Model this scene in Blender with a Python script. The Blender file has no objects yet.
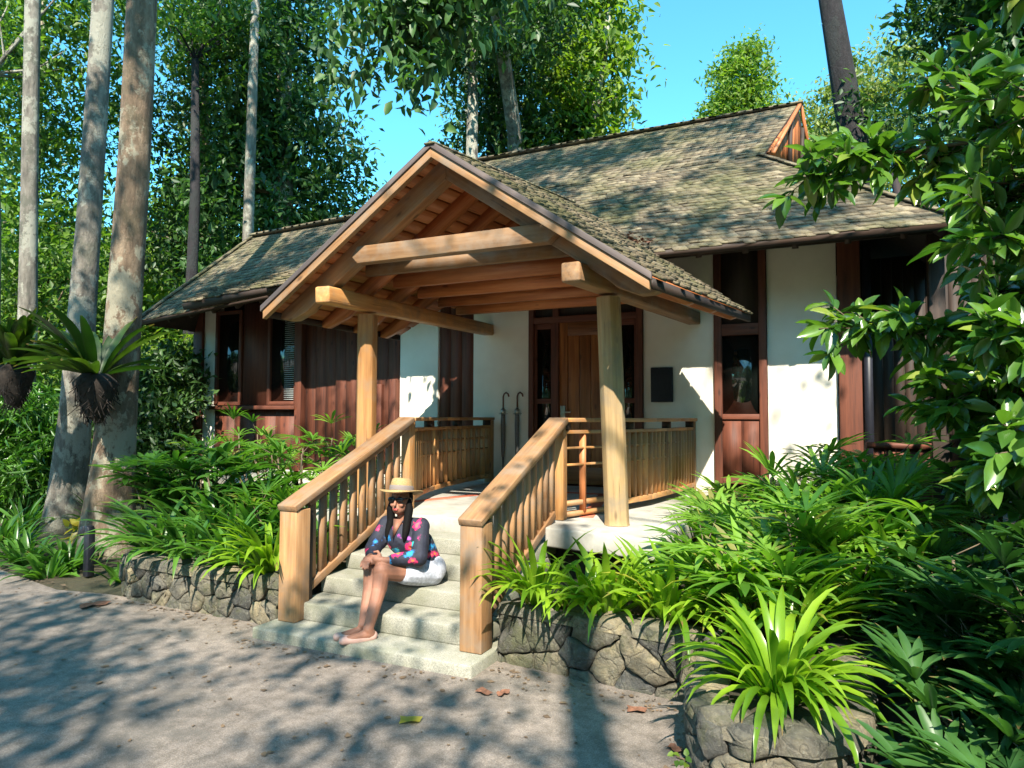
import bpy, math, random
import numpy as np
from mathutils import Vector, Matrix
rnd = random.Random(7)
sc = bpy.context.scene
col = sc.collection
# ------------------------------------------------------------------ camera, sky, sun, exposure
cam_d = bpy.data.cameras.new('camera'); cam = bpy.data.objects.new('camera', cam_d); col.objects.link(cam)
cam_d.sensor_width = 36; cam_d.lens = 0.6926*1000/1024*36
cam_d.clip_start = 0.05; cam_d.clip_end = 2000
yaw, pitch, roll = math.radians(25.305), math.radians(2.714), math.radians(0.211)
F = Vector((-math.sin(yaw)*math.cos(pitch), math.cos(yaw)*math.cos(pitch), math.sin(pitch)))
R0 = Vector((math.cos(yaw), math.sin(yaw), 0)); U0 = R0.cross(F)
R = R0*math.cos(roll)+U0*math.sin(roll); U = U0*math.cos(roll)-R0*math.sin(roll)
cam.matrix_world = Matrix(((R.x, U.x, -F.x, 0), (R.y, U.y, -F.y, 0), (R.z, U.z, -F.z, 1.6), (0, 0, 0, 1)))
sc.camera = cam
SUNDIR = Vector((-0.42, 1.0, -1.08)).normalized()          # the way the light travels
elev = math.asin(-SUNDIR.z)
w = bpy.data.worlds.new('World'); sc.world = w; w.use_nodes = True
nt = w.node_tree; bg = nt.nodes['Background']
sky = nt.nodes.new('ShaderNodeTexSky'); sky.sky_type = 'NISHITA'; sky.sun_disc = False
sky.sun_elevation = elev; sky.sun_rotation = math.atan2(-SUNDIR.x, -SUNDIR.y)
sky.air_density = 1.0; sky.dust_density = 0.3; sky.ozone_density = 1.5
tint = nt.nodes.new('ShaderNodeMix'); tint.data_type = 'RGBA'; tint.blend_type = 'MULTIPLY'; tint.inputs[0].default_value = 1
nt.links.new(sky.outputs[0], tint.inputs[6]); tint.inputs[7].default_value = (.48, 1.16, 1.18, 1); nt.links.new(tint.outputs[2], bg.inputs[0]); bg.inputs[1].default_value = 0.125
sd = bpy.data.lights.new('sun', 'SUN'); sun = bpy.data.objects.new('sun', sd); col.objects.link(sun)
sd.energy = 5.0; sd.angle = math.radians(0.55); sd.color = (1.0, 0.915, 0.77)
sun.rotation_euler = SUNDIR.to_track_quat('-Z', 'Y').to_euler(); sun.location = (4, -8, 14)
sc.view_settings.view_transform = 'Standard'; sc.view_settings.look = 'None'
sc.view_settings.gamma = 1; sc.view_settings.exposure = 1.5
sc.cycles.max_bounces = 6; sc.cycles.transparent_max_bounces = 6
# ------------------------------------------------------------------ materials
def newmat(name):
    m = bpy.data.materials.new(name); m.use_nodes = True
    n = m.node_tree.nodes; l = m.node_tree.links
    return m, n, l, n['Principled BSDF']
def N(n, t, **k):
    o = n.new(t)
    for a, b in k.items(): setattr(o, a, b)
    return o
def ramp(n, l, src, stops):
    r = n.new('ShaderNodeValToRGB'); e = r.color_ramp.elements
    e[0].position, e[0].color = stops[0][0], (*stops[0][1], 1)
    e[1].position, e[1].color = stops[-1][0], (*stops[-1][1], 1)
    for p, c in stops[1:-1]:
        x = e.new(p); x.color = (*c, 1)
    l.new(src, r.inputs[0]); return r.outputs[0]
def noise(n, l, vec, scale, detail=4, rough=.55, mapscale=None):
    if mapscale:
        mp = N(n, 'ShaderNodeMapping'); mp.inputs['Scale'].default_value = mapscale; l.new(vec, mp.inputs[0]); vec = mp.outputs[0]
    t = N(n, 'ShaderNodeTexNoise'); t.inputs['Scale'].default_value = scale; t.inputs['Detail'].default_value = detail
    t.inputs['Roughness'].default_value = rough; l.new(vec, t.inputs['Vector']); return t.outputs[0]
def mix(n, l, fac, a, b, mode='MIX'):
    x = N(n, 'ShaderNodeMix', data_type='RGBA', blend_type=mode)
    for s, v in ((x.inputs[0], fac), (x.inputs[6], a), (x.inputs[7], b)):
        if hasattr(v, 'links'): l.new(v, s)
        else: s.default_value = v if isinstance(v, (int, float)) else (*v, 1)
    return x.outputs[2]
def bump(n, l, b, h, s, d=.01):
    x = N(n, 'ShaderNodeBump'); x.inputs['Strength'].default_value = s; x.inputs['Distance'].default_value = d
    l.new(h, x.inputs['Height']); l.new(x.outputs[0], b.inputs['Normal'])
def attr(n, name): return N(n, 'ShaderNodeAttribute', attribute_name=name)

def wood(name, c0, c1, c2, rough=.6, wear=None, var=(.72, 1.25)):
    m, n, l, b = newmat(name)
    bc = attr(n, 'bc').outputs['Vector']; rd = attr(n, 'rnd').outputs['Fac']
    g = noise(n, l, bc, 1, 6, .62, (1.6, 26, 26))
    c = ramp(n, l, g, ((.3, c0), (.5, c1), (.72, c2)))
    g2 = noise(n, l, bc, 1, 3, .5, (1.2, 5, 5))
    c = mix(n, l, .35, c, ramp(n, l, g2, ((.3, c0), (.7, c2))), 'MIX')
    ck = noise(n, l, bc, 1, 5, .6, (1.0, 42, 42)); c = mix(n, l, ramp(n, l, ck, ((.655, (0, 0, 0)), (.685, (.8, .8, .8)))), c, tuple(x*.35 for x in c0))
    kn = N(n, 'ShaderNodeTexVoronoi'); kn.inputs['Scale'].default_value = 1; mpk = N(n, 'ShaderNodeMapping'); mpk.inputs['Scale'].default_value = (2.6, 7, 7); l.new(bc, mpk.inputs[0]); l.new(mpk.outputs[0], kn.inputs['Vector'])
    c = mix(n, l, ramp(n, l, kn.outputs['Distance'], ((.06, (.75, .75, .75)), (.13, (0, 0, 0)))), c, tuple(x*.5 for x in c0))
    hs = N(n, 'ShaderNodeHueSaturation'); l.new(c, hs.inputs['Color'])
    mr = N(n, 'ShaderNodeMapRange'); mr.inputs[3].default_value = var[0]; mr.inputs[4].default_value = var[1]
    l.new(rd, mr.inputs[0]); l.new(mr.outputs[0], hs.inputs['Value']); c = hs.outputs[0]
    if wear:
        geo = N(n, 'ShaderNodeNewGeometry')
        wn = noise(n, l, geo.outputs['Position'], 5, 5, .65)
        f = ramp(n, l, wn, ((.46, (0, 0, 0)), (.70, (.8, .8, .8))))
        c = mix(n, l, f, c, wear)
    l.new(c, b.inputs['Base Color']); b.inputs['Roughness'].default_value = rough
    bump(n, l, b, g, .5, .004)
    return m
M = {}
M['honey'] = wood('honey_timber', (.20, .075, .02), (.42, .195, .06), (.55, .31, .12), .6, wear=(.26, .17, .10))
M['rail'] = wood('weathered_rail_timber', (.13, .058, .022), (.29, .145, .058), (.42, .245, .12), .7, wear=(.22, .165, .12))
M['grey'] = wood('grey_weathered_timber', (.05, .042, .036), (.12, .095, .075), (.22, .18, .14), .75)
M['post'] = wood('pale_post_timber', (.20, .12, .05), (.34, .225, .10), (.44, .31, .16), .65, wear=(.20, .16, .11))
M['barge'] = wood('dark_barge_timber', (.035, .028, .03), (.085, .065, .062), (.16, .12, .11), .7)
M['red'] = wood('red_brown_timber', (.040, .011, .006), (.105, .028, .013), (.17, .050, .024), .68, var=(.92, 1.07))
M['soffit'] = wood('soffit_boards', (.24, .06, .018), (.48, .15, .045), (.62, .26, .10), .55, var=(.8, 1.1))  # soffit boards, with the porch's warm glow put into their colour
M['dark'] = wood('dark_brown_shaded_timber', (.010, .006, .004), (.026, .014, .009), (.05, .027, .018), .7)  # dark brown, deepened further for the shade of eaves and veranda
M['door'] = wood('teak_door', (.10, .028, .008), (.27, .09, .025), (.42, .17, .055), .38)

def simple(name, c, rough=.5, metal=0, nscale=None, amt=.25):
    m, n, l, b = newmat(name)
    b.inputs['Base Color'].default_value = (*c, 1); b.inputs['Roughness'].default_value = rough; b.inputs['Metallic'].default_value = metal
    if nscale:
        tc = N(n, 'ShaderNodeTexCoord'); g = noise(n, l, tc.outputs['Object'], nscale, 5, .6)
        l.new(ramp(n, l, g, ((.3, tuple(x*(1-amt) for x in c)), (.7, tuple(min(1, x*(1+amt)) for x in c)))), b.inputs['Base Color'])
    return m
M['black'] = simple('black_metal', (.012, .013, .02), .45, 0, 30)
M['steel'] = simple('brushed_steel', (.5, .47, .42), .3, .9)
M['glass'] = simple('dark_glass', (.006, .009, .008), .03); M['glass'].node_tree.nodes['Principled BSDF'].inputs['Specular IOR Level'].default_value = .9
M['slat'] = simple('pale_blind_slat', (.30, .33, .33), .5)
M['plaque'] = simple('slate_board', (.008, .010, .016), .7, 0, 20)
M['cloth_grey'] = simple('grey_umbrella_cloth', (.14, .13, .12), .8, 0, 60)
M['cane'] = simple('red_brown_cane', (.11, .025, .01), .3)
M['terracotta'] = simple('terracotta_inlay', (.42, .10, .055), .7, 0, 25)
M['root'] = simple('dark_fibrous_root', (.018, .013, .010), .95, 0, 40, .6)
M['debris'] = simple('fallen_leaf_litter', (.16, .07, .04), .8, 0, 30, .5)

m, n, l, b = newmat('cream_plaster'); M['plaster'] = m
geo = N(n, 'ShaderNodeNewGeometry'); p = geo.outputs['Position']
g = noise(n, l, p, 2.2, 6, .6); g2 = noise(n, l, p, 1.0, 5, .6, (14, 14, 2))
c = ramp(n, l, g, ((.3, (.70, .65, .56)), (.7, (.80, .76, .67))))
sep = N(n, 'ShaderNodeSeparateXYZ'); l.new(p, sep.inputs[0])
mr = N(n, 'ShaderNodeMapRange'); mr.inputs[1].default_value = 1.25; mr.inputs[2].default_value = .75; l.new(sep.outputs[2], mr.inputs[0])
mm = N(n, 'ShaderNodeMath', operation='MULTIPLY'); l.new(mr.outputs[0], mm.inputs[0]); l.new(g2, mm.inputs[1])
c = mix(n, l, mm.outputs[0], c, (.36, .34, .27)); l.new(c, b.inputs['Base Color']); b.inputs['Roughness'].default_value = .9
bump(n, l, b, noise(n, l, p, 60, 4), .25, .004)

def stonemat(name, cs, moss, rough=.9, bs=.7):
    m, n, l, b = newmat(name)
    geo = N(n, 'ShaderNodeNewGeometry'); p = geo.outputs['Position']; rd = attr(n, 'rnd').outputs['Fac']
    c = ramp(n, l, rd, tuple((i/(len(cs)-1), x) for i, x in enumerate(cs)))
    g = noise(n, l, p, 11, 9, .72)
    c = mix(n, l, .9, c, ramp(n, l, g, ((.28, (.30, .30, .30)), (.5, (1, 1, 1)), (.68, (1.7, 1.62, 1.4)))), 'MULTIPLY')
    c = mix(n, l, ramp(n, l, noise(n, l, p, 47, 6, .8), ((.55, (0, 0, 0)), (.68, (.6, .6, .6)))), c, (.30, .29, .24))
    g3 = noise(n, l, p, 3.6, 8, .75)
    c = mix(n, l, ramp(n, l, g3, ((.48, (0, 0, 0)), (.60, (.8, .8, .8)))), c, moss)
    vor = N(n, 'ShaderNodeTexVoronoi', feature='DISTANCE_TO_EDGE'); vor.inputs['Scale'].default_value = 5.5
    nn = N(n, 'ShaderNodeTexNoise'); nn.inputs['Scale'].default_value = 9; nn.inputs['Detail'].default_value = 6; l.new(p, nn.inputs['Vector'])
    sc_ = N(n, 'ShaderNodeVectorMath', operation='SCALE'); sc_.inputs['Scale'].default_value = .12; l.new(nn.outputs[1], sc_.inputs[0])
    wv = N(n, 'ShaderNodeVectorMath', operation='ADD'); l.new(p, wv.inputs[0]); l.new(sc_.outputs[0], wv.inputs[1]); l.new(wv.outputs[0], vor.inputs['Vector'])
    c = mix(n, l, ramp(n, l, vor.outputs[0], ((0, (.5, .5, .5)), (.02, (0, 0, 0)))), c, (.03, .028, .024))
    l.new(c, b.inputs['Base Color']); b.inputs['Roughness'].default_value = rough
    h1 = N(n, 'ShaderNodeMath', operation='MULTIPLY_ADD'); l.new(ramp(n, l, vor.outputs[0], ((0, (0, 0, 0)), (.05, (1, 1, 1)))), h1.inputs[0]); h1.inputs[1].default_value = .2; l.new(noise(n, l, p, 22, 10, .78), h1.inputs[2])
    bump(n, l, b, h1.outputs[0], 1.0, .035)
    return m
M['stone'] = stonemat('grey_field_stone', ((.055, .055, .052), (.13, .122, .10), (.20, .175, .125), (.085, .085, .082), (.26, .215, .14)), (.085, .09, .042))
M['mortar'] = simple('dark_wall_core', (.03, .028, .024), .95, 0, 20, .5)

m, n, l, b = newmat('granite_step'); M['step'] = m
geo = N(n, 'ShaderNodeNewGeometry'); p = geo.outputs['Position']
c = ramp(n, l, noise(n, l, p, 140, 3, .7), ((.35, (.16, .155, .13)), (.6, (.31, .30, .25))))
g = noise(n, l, p, 4.5, 6, .7)
c = mix(n, l, ramp(n, l, g, ((.42, (0, 0, 0)), (.68, (.7, .7, .7)))), c, (.14, .145, .09))
l.new(c, b.inputs['Base Color']); b.inputs['Roughness'].default_value = .85; bump(n, l, b, noise(n, l, p, 90, 5, .7), .45, .005)
m, n, l, b = newmat('pale_porch_floor'); M['floor'] = m
geo = N(n, 'ShaderNodeNewGeometry'); p = geo.outputs['Position']
l.new(ramp(n, l, noise(n, l, p, 5, 6, .7), ((.3, (.24, .23, .20)), (.7, (.42, .40, .36)))), b.inputs['Base Color']); b.inputs['Roughness'].default_value = .7

m, n, l, b = newmat('worn_asphalt'); M['road'] = m
geo = N(n, 'ShaderNodeNewGeometry'); p = geo.outputs['Position']
fine = noise(n, l, p, 150, 3, .75); big = noise(n, l, p, 1.1, 6, .65); mid = noise(n, l, p, 14, 6, .7)
c = ramp(n, l, fine, ((.3, (.115, .10, .087)), (.5, (.19, .163, .142)), (.72, (.32, .278, .244))))
c = mix(n, l, .8, c, ramp(n, l, big, ((.3, (.5, .5, .51)), (.7, (1.3, 1.25, 1.2)))), 'MULTIPLY')
c = mix(n, l, .75, c, ramp(n, l, mid, ((.35, (.55, .53, .5)), (.6, (1.12, 1.1, 1.1)))), 'MULTIPLY')
c = mix(n, l, ramp(n, l, noise(n, l, p, .7, 8, .75), ((.56, (0, 0, 0)), (.62, (.5, .5, .5)))), c, (.075, .07, .062))
vor = N(n, 'ShaderNodeTexVoronoi', feature='DISTANCE_TO_EDGE'); vor.inputs['Scale'].default_value = .55
wv = N(n, 'ShaderNodeVectorMath', operation='ADD'); nn = N(n, 'ShaderNodeTexNoise'); nn.inputs['Scale'].default_value = 2.5; l.new(p, nn.inputs['Vector'])
l.new(p, wv.inputs[0]); l.new(nn.outputs[1], wv.inputs[1]); l.new(wv.outputs[0], vor.inputs['Vector'])
c = mix(n, l, ramp(n, l, vor.outputs[0], ((.0, (.35, .35, .35)), (.006, (0, 0, 0)))), c, (.05, .042, .036))
l.new(c, b.inputs['Base Color']); b.inputs['Roughness'].default_value = .85; bump(n, l, b, fine, .8, .006)

m, n, l, b = newmat('soil_leaf_litter'); M['soil'] = m
geo = N(n, 'ShaderNodeNewGeometry'); p = geo.outputs['Position']
c = ramp(n, l, noise(n, l, p, 26, 8, .75), ((.3, (.02, .013, .008)), (.55, (.075, .05, .03)), (.75, (.17, .11, .06))))
c = mix(n, l, ramp(n, l, noise(n, l, p, .5, 5, .6), ((.4, (0, 0, 0)), (.62, (.8, .8, .8)))), c, (.028, .05, .015))
l.new(c, b.inputs['Base Color']); b.inputs['Roughness'].default_value = .95; bump(n, l, b, noise(n, l, p, 30, 8, .8), 1, .03)

m, n, l, b = newmat('mossy_shingle'); M['shingle'] = m
geo = N(n, 'ShaderNodeNewGeometry'); p = geo.outputs['Position']; rd = attr(n, 'rnd').outputs['Fac']
c = ramp(n, l, rd, ((0, (.095, .076, .054)), (.4, (.155, .126, .087)), (.8, (.20, .165, .113)), (1, (.26, .22, .155))))
c = mix(n, l, .8, c, ramp(n, l, noise(n, l, p, 18, 6, .75), ((.3, (.5, .5, .5)), (.7, (1.35, 1.3, 1.2)))), 'MULTIPLY')
g = noise(n, l, p, 1.3, 7, .72)
c = mix(n, l, ramp(n, l, g, ((.46, (0, 0, 0)), (.62, (.65, .65, .65)))), c, (.085, .09, .03))
g = noise(n, l, p, 34, 5, .8)
c = mix(n, l, ramp(n, l, g, ((.6, (0, 0, 0)), (.7, (.6, .6, .6)))), c, (.34, .33, .24))
l.new(c, b.inputs['Base Color']); b.inputs['Roughness'].default_value = .95; bump(n, l, b, noise(n, l, p, 45, 6, .8), .9, .012)

def bark(name, c0, c1, c2, lichen):
    m, n, l, b = newmat(name)
    tc = N(n, 'ShaderNodeTexCoord'); p = tc.outputs['Object']
    g = noise(n, l, p, 1, 7, .7, (9, 9, 2.2)); c = ramp(n, l, g, ((.3, c0), (.5, c1), (.7, c2)))
    g2 = noise(n, l, p, 1.8, 6, .68, (1.5, 1.5, 1))
    c = mix(n, l, ramp(n, l, g2, ((.50, (0, 0, 0)), (.535, (.85, .85, .85)))), c, lichen)
    g3 = noise(n, l, p, 3.2, 9, .75); c = mix(n, l, ramp(n, l, g3, ((.53, (0, 0, 0)), (.57, (.7, .7, .7)))), c, tuple(x*y for x, y in zip(c1, (.6, .68, .62))))
    l.new(c, b.inputs['Base Color']); b.inputs['Roughness'].default_value = .9
    bump(n, l, b, noise(n, l, p, 1, 10, .8, (22, 22, 9)), 1, .05)
    return m
M['bark'] = bark('lichen_bark', (.055, .036, .024), (.20, .138, .09), (.37, .275, .19), (.38, .35, .26))
M['bark_grey'] = bark('grey_bark', (.06, .052, .044), (.19, .168, .14), (.31, .28, .24), (.36, .35, .29))
M['bark_dark'] = bark('dark_bark', (.008, .007, .009), (.018, .015, .018), (.035, .03, .033), (.022, .024, .024))
M['twig'] = simple('twig_bark', (.11, .08, .05), .8, 0, 30)

def ta_ramp(n, l, src):
    mr = N(n, 'ShaderNodeMapRange'); mr.inputs[1].default_value = 1.20; mr.inputs[2].default_value = 1.30; l.new(src, mr.inputs[0]); return mr.outputs[0]
def leafmat(name, lo, hi, trans=.35, rough=.38, yellow=None, spec=.5):
    m, n, l, b = newmat(name)
    rd = attr(n, 'rnd').outputs['Fac']
    st = [(0, lo), (.85, hi)]
    if yellow: st += [(.955, hi), (.965, yellow)]
    c = ramp(n, l, rd, tuple(st))
    geo = N(n, 'ShaderNodeNewGeometry')
    c = mix(n, l, .5, c, ramp(n, l, noise(n, l, geo.outputs['Position'], 6, 3), ((.3, (.6, .65, .7)), (.7, (1.35, 1.25, 1.1)))), 'MULTIPLY')
    tp = attr(n, 'tip').outputs['Fac']; ta = N(n, 'ShaderNodeMath', operation='MULTIPLY_ADD'); l.new(noise(n, l, geo.outputs['Position'], 9, 3), ta.inputs[0]); ta.inputs[1].default_value = .5; l.new(tp, ta.inputs[2])
    c = mix(n, l, ramp(n, l, ta.outputs[0], ((1.0, (0, 0, 0)), (1.0, (0, 0, 0)))) if False else ta_ramp(n, l, ta.outputs[0]), c, (.20, .13, .05))
    l.new(c, b.inputs['Base Color']); b.inputs['Roughness'].default_value = rough; b.inputs['Specular IOR Level'].default_value = spec
    t = N(n, 'ShaderNodeBsdfTranslucent'); c2 = mix(n, l, 1.0, c, (1.7, 1.9, .7), 'MULTIPLY'); l.new(c2, t.inputs[0])
    mx = N(n, 'ShaderNodeMixShader'); mx.inputs[0].default_value = trans
    l.new(b.outputs[0], mx.inputs[1]); l.new(t.outputs[0], mx.inputs[2]); l.new(mx.outputs[0], n['Material Output'].inputs[0])
    return m
M['leaf_dark'] = leafmat('deep_green_leaf', (.014, .044, .016), (.060, .13, .028), .32, .5)
M['leaf_mid'] = leafmat('mid_green_leaf', (.028, .080, .014), (.12, .215, .03), .42, .5)
M['leaf_bright'] = leafmat('bright_green_leaf', (.055, .125, .012), (.17, .25, .028), .45, .55)
M['leaf_pale'] = leafmat('pale_green_leaf', (.10, .15, .035), (.20, .24, .07), .4, .55)
M['leaf_blue'] = leafmat('blue_green_leaf', (.016, .055, .020), (.065, .15, .036), .34, .5)
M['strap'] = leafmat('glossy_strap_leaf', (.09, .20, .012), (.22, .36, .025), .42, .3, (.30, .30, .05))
M['strap_dark'] = leafmat('shade_tinted_strap_leaf', (.03, .10, .018), (.085, .20, .03), .36, .32)  # strap leaf again in a darker green, shade put into the colour
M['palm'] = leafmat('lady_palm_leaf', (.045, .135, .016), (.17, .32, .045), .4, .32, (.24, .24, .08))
M['palm_dark'] = leafmat('shade_tinted_palm_leaf', (.018, .062, .016), (.05, .13, .03), .3, .38)  # lady palm leaf darkened, the shade of the right corner in its green
M['shrub'] = leafmat('glossy_shrub_leaf', (.025, .085, .014), (.105, .21, .032), .33, .25, (.20, .26, .05), .7)
M['fern'] = leafmat('fern_frond', (.012, .040, .006), (.045, .085, .010), .35, .4)
# ------------------------------------------------------------------ objects
ORG = {}
def setp(o, label=None, cat=None, group=None, kind=None):
    if label: o['label'] = label
    if cat: o['category'] = cat
    if group: o['group'] = group
    if kind: o['kind'] = kind
def thing(name, label, cat, loc=(0, 0, 0), group=None):
    o = bpy.data.objects.new(name, None); col.objects.link(o); o.location = loc; o.empty_display_size = .2
    setp(o, label, cat, group); ORG[o] = Vector(loc); return o
def org(o):
    v = Vector((0, 0, 0))
    while o is not None: v = v+o.location; o = o.parent
    return v
def link(name, me, parent=None, loc=None):
    o = bpy.data.objects.new(name, me); col.objects.link(o)
    if parent is not None: o.parent = parent
    if loc is not None: o.location = loc
    return o
def meshnp(name, V, counts, idx, frnd=None, bc=None, vr=None):
    me = bpy.data.meshes.new(name); V = np.asarray(V, np.float32)
    me.vertices.add(len(V)); me.vertices.foreach_set('co', V.ravel())
    idx = np.asarray(idx, np.int32).ravel(); counts = np.asarray(counts, np.int32)
    me.loops.add(len(idx)); me.loops.foreach_set('vertex_index', idx)
    me.polygons.add(len(counts)); st = np.concatenate(([0], np.cumsum(counts)[:-1])).astype(np.int32)
    me.polygons.foreach_set('loop_start', st)
    me.update(calc_edges=True)
    if frnd is not None:
        a = me.attributes.new('rnd', 'FLOAT', 'FACE'); a.data.foreach_set('value', np.asarray(frnd, np.float32))
    if vr is not None:
        a = me.attributes.new('rnd', 'FLOAT', 'POINT'); a.data.foreach_set('value', np.asarray(vr, np.float32))
    if bc is not None:
        a = me.attributes.new('bc', 'FLOAT_VECTOR', 'POINT'); a.data.foreach_set('vector', np.asarray(bc, np.float32).ravel())
    return me
class MB:
    def __init__(s): s.v = []; s.f = []; s.bc = []; s.r = []
    def add(s, vs, fs, bc=None, r=None):
        b = len(s.v); r = rnd.random() if r is None else r; o = Vector((rnd.random()*40, rnd.random()*40, rnd.random()*40))
        s.v += [Vector(x) for x in vs]; s.f += [tuple(b+i for i in f) for f in fs]
        s.bc += [Vector(x)+o for x in (bc or vs)]; s.r += [r]*len(vs); return s
    def beam(s, p0, p1, wd, ht, up=(0, 0, 1), r=None, taper=1.0):
        p0, p1 = Vector(p0), Vector(p1); d = p1-p0; L = d.length; d.normalize()
        y = Vector(up).cross(d).normalized(); z = d.cross(y)
        vs, bc = [], []
        for k, (pp, x) in enumerate(((p0, 0), (p1, L))):
            q = taper if k else 1
            for a, b in ((-1, -1), (1, -1), (1, 1), (-1, 1)):
                vs.append(pp+y*(a*wd/2*q)+z*(b*ht/2*q)); bc.append((x, a*wd/2, b*ht/2))
        return s.add(vs, [(3, 2, 1, 0), (4, 5, 6, 7), (0, 1, 5, 4), (1, 2, 6, 5), (2, 3, 7, 6), (3, 0, 4, 7)], bc, r)
    def box(s, x0, x1, y0, y1, z0, z1, ax=2, r=None):
        c = ((x0+x1)/2, (y0+y1)/2, (z0+z1)/2); h = ((x1-x0)/2, (y1-y0)/2, (z1-z0)/2)
        if ax == 2: return s.beam((c[0], c[1], z0), (c[0], c[1], z1), y1-y0, x1-x0, (1, 0, 0), r)
        if ax == 0: return s.beam((x0, c[1], c[2]), (x1, c[1], c[2]), y1-y0, z1-z0, (0, 0, 1), r)
        return s.beam((c[0], y0, c[2]), (c[0], y1, c[2]), x1-x0, z1-z0, (0, 0, 1), r)
    def prism(s, poly, a0, a1, ax=1, r=None, along=None):
        """poly of 2-d points extruded along an axis (1: points are x,z)"""
        n_ = len(poly)
        def P(p, a):
            return (p[0], a, p[1]) if ax == 1 else ((a, p[0], p[1]) if ax == 0 else (p[0], p[1], a))
        vs = [P(p, a0) for p in poly]+[P(p, a1) for p in poly]
        d = Vector((along or (1, 0, 0))).normalized(); bc = []
        e = Vector((0, 0, 1)).cross(d); e = e.normalized() if e.length > .1 else Vector((0, 1, 0)); g_ = d.cross(e)
        for v in vs: v = Vector(v); bc.append((v.dot(d), v.dot(e), v.dot(g_)))
        fs = [tuple(range(n_)), tuple(reversed(range(n_, 2*n_)))]+[(i, i+n_, (i+1) % n_+n_, (i+1) % n_) for i in range(n_)]
        return s.add(vs, fs, bc, r)
    def tube(s, pts, rad, n_=8, cap=True, r=None, sq=1):
        pts = [Vector(p) for p in pts]; vs, bc, fs = [], [], []; L = 0; pv = None
        for i, p in enumerate(pts):
            d = (pts[min(i+1, len(pts)-1)]-pts[max(i-1, 0)]).normalized()
            if pv is None: a = d.orthogonal().normalized()
            else: a = (pv-d*pv.dot(d)).normalized()
            pv = a; b_ = d.cross(a); ra = rad[i] if hasattr(rad, '__len__') else rad
            if i: L += (p-pts[i-1]).length
            for k in range(n_):
                t = 2*math.pi*k/n_; o = a*math.cos(t)*ra+b_*math.sin(t)*ra*sq
                vs.append(p+o); bc.append((L, math.cos(t)*ra, math.sin(t)*ra))
        for i in range(len(pts)-1):
            for k in range(n_): fs.append((i*n_+k, i*n_+(k+1) % n_, (i+1)*n_+(k+1) % n_, (i+1)*n_+k))
        if cap: fs += [tuple(reversed(range(n_))), tuple(range((len(pts)-1)*n_, len(pts)*n_))]
        return s.add(vs, fs, bc, r)
    def build(s, name, m, parent=None, loc=None, bevel=0, smooth=False, label=None):
        o0 = org(parent) if parent is not None else Vector(loc or (0, 0, 0))
        V = np.array([tuple(v-o0) for v in s.v], np.float32)
        me = meshnp(name, V, [len(f) for f in s.f], [i for f in s.f for i in f], bc=[tuple(x) for x in s.bc], vr=s.r)
        if smooth: me.polygons.foreach_set('use_smooth', np.ones(len(s.f), bool))
        me.materials.append(m if not isinstance(m, str) else M[m])
        o = link(name, me, parent, None if parent is not None else tuple(o0))
        if bevel:
            bv = o.modifiers.new('bevel', 'BEVEL'); bv.width = bevel; bv.segments = 2; bv.limit_method = 'ANGLE'
        if label: o['label'] = label
        return o
rng = np.random.default_rng(11)
def unit(a): return a/np.maximum(np.linalg.norm(a, axis=-1, keepdims=True), 1e-9)
LEAF6 = (np.array([[0, 0, 0], [.33, .5, .10], [.33, -.5, .10], [.36, 0, -.02], [.72, .36, .02], [.72, -.36, .02], [.74, 0, -.08], [1, 0, -.16]]),
         [3, 3, 4, 4, 3, 3], [0, 3, 1, 0, 2, 3, 1, 3, 6, 4, 3, 2, 5, 6, 4, 6, 7, 6, 5, 7])
LEAF4 = (np.array([[0, 0, 0], [.45, .5, .06], [.45, -.5, .06], [1, 0, -.12]]), [3, 3], [0, 3, 1, 0, 2, 3])
_o = [(.14, .26), (.38, .5), (.64, .47), (.86, .24)]
LEAF10 = (np.array([[0, 0, 0]]+[q for x_, w_ in _o for q in ([x_, w_, .10*w_*2-.14*x_*x_], [x_, 0, -.14*x_*x_-.02], [x_, -w_, .10*w_*2-.14*x_*x_])]+[[1, 0, -.17]]),
          [3, 3]+[4]*6+[3, 3], [0, 2, 1, 0, 3, 2]+sum([[1+3*i, 2+3*i, 5+3*i, 4+3*i, 2+3*i, 3+3*i, 6+3*i, 5+3*i] for i in range(3)], [])+[10, 11, 13, 11, 12, 13])
def leafmesh(name, P, D, Nn, L, W, tmpl=LEAF4):
    T, cnt, idx = tmpl; n_ = len(P); D = unit(D); S = unit(np.cross(Nn, D)); K = np.cross(D, S)
    L = np.broadcast_to(L, n_); W = np.broadcast_to(W, n_)
    V = (P[:, None, :]+T[None, :, 0:1]*(D*L[:, None])[:, None, :]+T[None, :, 1:2]*(S*W[:, None])[:, None, :]+T[None, :, 2:3]*(K*L[:, None])[:, None, :]).reshape(-1, 3)
    I = (np.array(idx)[None, :]+np.arange(n_)[:, None]*len(T)).ravel()
    rr = np.repeat(rng.random(n_), len(cnt))
    return meshnp(name, V, np.tile(cnt, n_), I, frnd=rr)
def foliage(P, L, W=.45, droop=.5, tmpl=LEAF4, jit=.3, out=None):
    n_ = len(P); D = rng.normal(size=(n_, 3)); 
    if out is not None: D = D*.7+out
    D[:, 2] -= droop; D = unit(D); Nn = rng.normal(size=(n_, 3))*.6+np.array([.1, -.25, 1.0])
    LL = L*(1+jit*rng.normal(size=n_)).clip(.4, 1.8)
    return D, Nn, LL, LL*W
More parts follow.
